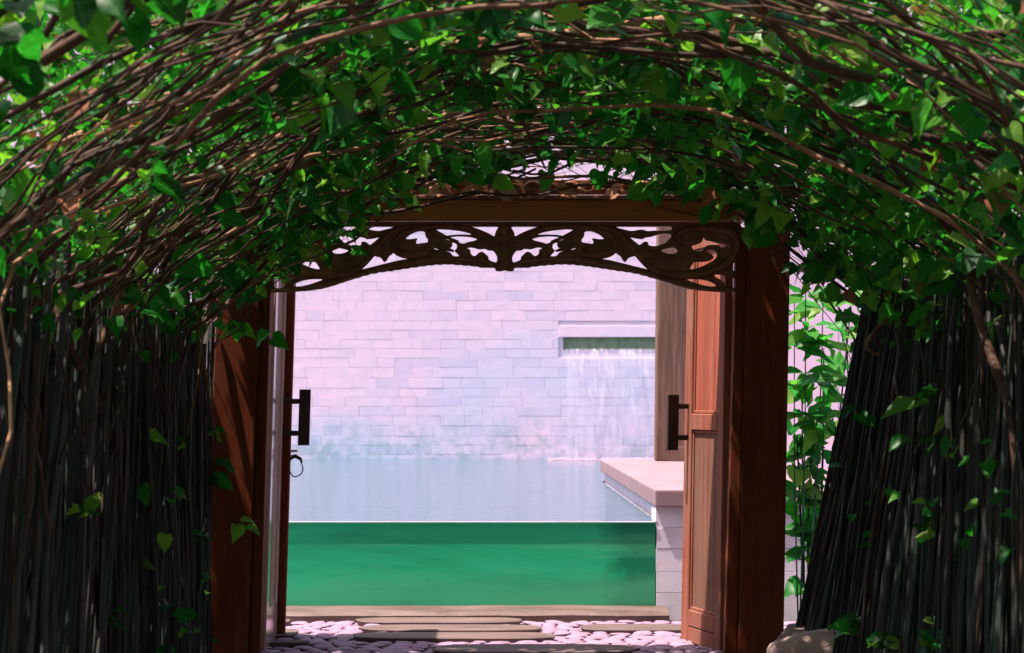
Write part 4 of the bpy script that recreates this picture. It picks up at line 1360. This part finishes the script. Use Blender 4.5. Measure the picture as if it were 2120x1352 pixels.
# dead leaves fallen on the lintel
for i, (x, y, s_, ang) in enumerate(((895, 398, 40, 160), (925, 395, 30, 20), (975, 385, 60, 175), (1010, 392, 36, 120), (1060, 393, 60, 5), (1120, 394, 56, 175), (1180, 392, 50, 10), (1260, 393, 44, 170), (1330, 392, 50, 20), (1420, 392, 54, 170), (1460, 390, 40, 60))):
    d = D0 - 0.03
    c = px(x, y, d); sz = s_ * d / F; a = R(ang)
    tip = Vector((math.cos(a), .3, 0.12 * random.uniform(-1, 1)))
    o = link('fallen_leaf', LM_DEAD[i % 9])
    c.z = px(0, 404, D0 - 0.05).z + 0.012
    o.matrix_world = leaf_matrix(c - tip.normalized() * sz * .5, tip, Vector((0, -0.8, 0.6)), sz)
    ordn = ('leftmost', 'second from the left', 'third from the left', 'fourth from the left', 'fifth from the left', 'middle one', 'fifth from the right', 'fourth from the right', 'third from the right', 'second from the right', 'rightmost')[i]
    lab = 'withered brown leaf lying on the gate lintel, ' + ordn
    tag(o, lab, 'leaf', 'fallen leaves on the lintel')

# ------------------------------------------------------------------ brushwood fences
stick_me = []
for s in range(7):
    pts, rad = [], []
    for k in range(7):
        t_ = k / 6
        pts.append((0.055 * mnoise.noise(Vector((s * 3.7, t_ * 2.6, 0.4))), 0.055 * mnoise.noise(Vector((s * 3.7, t_ * 2.6, 7.4))), t_))
        rad.append(1.0)
    v, f = tube_arrays(pts, 0.001, 6)
    # unit radius kept separately from length: scale x,y later around the axis
    cen = [Vector(p) for p in pts]
    vv = []
    for i, q in enumerate(v):
        c = cen[i // 6]
        kn = 1.25 if (i // 6) in (2, 4) else 1.0
        vv.append((c.x * 60 + (q.x - c.x) * 1000 * kn, c.y * 60 + (q.y - c.y) * 1000 * kn, q.z))
    me = mesh('stick', vv, f, True)
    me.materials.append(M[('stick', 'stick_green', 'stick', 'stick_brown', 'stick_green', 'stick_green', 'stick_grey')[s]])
    stick_me.append(me)
def stick_matrix(b_, tp, r_):
    b_, tp = Vector(b_), Vector(tp)
    ax = tp - b_
    q = ax.to_track_quat('Z', 'Y').to_matrix().to_4x4()
    spin = Matrix.Rotation(random.uniform(0, 6.28), 4, 'Z')
    return Matrix.Translation(b_) @ q @ spin @ Matrix.Diagonal((r_, r_, ax.length, 1))
def fence(side, lab):
    fe = empty('brushwood_fence', (side * 1.42, 7.6, 0))
    tag(fe, lab, 'fence')
    n = 290
    ya, yb = (5.2, 9.78)
    if side > 0:
        ya, yb = 5.5, 9.95
    jj = Joined()
    for i in range(n + 330):
        front = i < n
        t_ = (i + random.random()) / n if front else random.random()
        y = ya + (yb - ya) * t_
        if front:
            dx = random.uniform(-0.03, 0.035)
        else:
            dx = random.uniform(0.03, 0.13)
        if side < 0:
            xb = -1.395 - dx - 0.03 * (1 - t_)
            xt = -1.41 - dx + random.gauss(0, .02)
            ly = 0.42 * (1 - t_) - 0.06 * t_ + random.gauss(0, .19)
        else:
            xb = 1.50 + dx - 0.20 * t_ ** 2
            xt = 1.60 + dx + random.gauss(0, .02)
            ly = 0.45 * (1 - t_) - 0.42 * t_ ** 1.5 + random.gauss(0, .16)
        zt_ = random.triangular(1.1, 1.8, 1.45) if side < 0 else random.triangular(1.2, 1.85, 1.6)
        r_ = random.choice((0.0035, 0.005, 0.006, 0.008, 0.011)) * random.uniform(0.9, 1.2)
        if random.random() < 0.12:
            ly += random.choice((-1, 1)) * random.uniform(0.15, 0.4)
        m_ = stick_matrix((xb, y, -0.02), (xt, min(y + ly, 10.2), zt_), r_)
        if front:
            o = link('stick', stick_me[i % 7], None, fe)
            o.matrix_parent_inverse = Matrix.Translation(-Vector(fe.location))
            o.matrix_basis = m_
        else:
            me = stick_me[i % 7]
            jj.add([m_ @ v.co for v in me.vertices], [tuple(p.vertices) for p in me.polygons])
    kind(child('back_sticks', jj.mesh('back_sticks'), M['stick'], fe), 'stuff')
for sd_ in (-1, 1):
    for i in range(18):
        y = random.uniform(5.6, 9.6)
        x = (-1.36 if sd_ < 0 else 1.46) * random.uniform(0.985, 1.01)
        z0 = random.uniform(0.9, 1.75)
        w = []
        ln = random.uniform(0.2, 1.0)
        sw = random.gauss(0, 0.25)
        for k in range(9):
            t_ = k / 8
            w.append((x + 0.02 * mnoise.noise(Vector((i * 3.1, t_ * 3, sd_))) + (0.12 if sd_ > 0 else 0.02) * max(0, z0 - 1.2) , y + sw * t_ + 0.06 * mnoise.noise(Vector((i * 1.7, t_ * 3, 5))), z0 - ln * t_))
        r0 = random.choice((0.002, 0.003, 0.004, 0.008))
        child('trailing_stem', tube('trailing_stem', w, [r0 * (1 - 0.5 * k / 8) for k in range(9)], 5), M[random.choice(('bark', 'stick_green', 'stick_grey'))], tun)
fence(-1, 'dark wall of upright brushwood sticks along the left of the path')
fence(1, 'dark wall of fanned brushwood sticks along the right of the path')

# ------------------------------------------------------------------ garden plants
def plant(name, base, stems, leafset, nleaf, size, lab, cat, group, spread, stem_r=0.006, droop=0.5, stemmat='pipe', z_from=0.3):
    e = empty(name, base)
    tag(e, lab, cat, group)
    for (top, bend) in stems:
        b_ = Vector(base) + Vector((random.uniform(-.02, .02), random.uniform(-.02, .02), 0))
        tpv = Vector(top)
        mid = (b_ + tpv) / 2 + Vector(bend)
        w = smooth_path([b_, mid, tpv], 5)
        child('stem', tube('stem', w, [stem_r * (1 - 0.5 * k / (len(w) - 1)) for k in range(len(w))], 6), M[stemmat], e)
        for k in range(nleaf):
            t_ = random.uniform(z_from, 1.0)
            q = w[int(t_ * (len(w) - 1))]
            a = random.uniform(0, 6.28)
            tip = Vector((math.cos(a), math.sin(a) * 0.8, random.uniform(-droop, 0.5)))
            nrm = Vector((random.gauss(0, .35), -0.9, 1))
            put_leaf(e, leaf_matrix(q + tip * 0.01, tip, nrm, size * random.uniform(.7, 1.25)), leafset, random.randrange(9))
    return e
G = 'plants in the court right of the gate'
bx = lambda x, d: ((x - CX) * d / F, d, 0)
plant('feathery_palm', bx(1662, 10.45), [(px(1668, 560, 10.45), (0.01, 0, 0)), (px(1645, 600, 10.45), (-.01, 0, 0)), (px(1705, 590, 10.5), (.02, 0, 0))], LM_LONG, 24, 0.20, 'feathery plant with long narrow leaves between gate post and plaster wall', 'plant', G, 0.2, 0.005, 0.3, 'pipe', 0.62)
plant('broadleaf_shrub', bx(1672, 10.7), [(px(1660, 770, 10.7), (0.0, 0, 0)), (px(1705, 720, 10.7), (.02, 0, 0)), (px(1685, 860, 10.6), (-.02, 0, 0)), (px(1760, 650, 10.8), (.02, 0, 0)), (px(1650, 900, 10.55), (0, 0, 0))], LM_COURT, 19, 0.125, 'bushy shrub with bright broad leaves right beside the right gate post', 'plant', G, 0.2, 0.008, 0.6, 'stick', 0.3)
plant('broadleaf_shrub', bx(1770, 10.9), [(px(1750, 640, 10.9), (0.0, 0, 0)), (px(1800, 560, 10.9), (.02, 0, 0)), (px(1830, 720, 10.9), (.02, 0, 0))], LM_COURT, 18, 0.125, 'leafy shrub rising behind the first leaning brushwood sticks on the right', 'plant', G, 0.2, 0.008, 0.6, 'stick', 0.3)
plant('low_seedling', (px(1920, 0, 7.4).x, 7.4, 0), [(px(1935, 1275, 7.4), (0.0, 0, 0)), (px(1900, 1300, 7.4), (0, 0, 0)), (px(1950, 1320, 7.3), (0, 0, 0))], LM, 5, 0.075, 'tallest leafy seedling in front of the right brushwood at the bottom edge', 'seedling', 'seedlings along the right fence', .1, 0.003, 0.4, 'pipe', 0.6)
plant('low_seedling', (px(1825, 0, 8.0).x, 8.0, 0), [(px(1830, 1318, 8.0), (0.0, 0, 0)), (px(1800, 1330, 8.0), (0, 0, 0))], LM, 4, 0.072, 'small round leaved seedling at the bottom edge between rock and tall seedling', 'seedling', 'seedlings along the right fence', .1, 0.003, 0.2, 'pipe', 0.85)
plant('low_seedling', (px(1770, 0, 8.7).x, 8.7, 0), [(px(1790, 1275, 8.7), (0.0, 0, 0)), (px(1760, 1285, 8.7), (0, 0, 0))], LM, 4, 0.085, 'narrow leaved sprig just above the split rock', 'seedling', 'seedlings along the right fence', .1, 0.003, 0.2, 'pipe', 0.85)
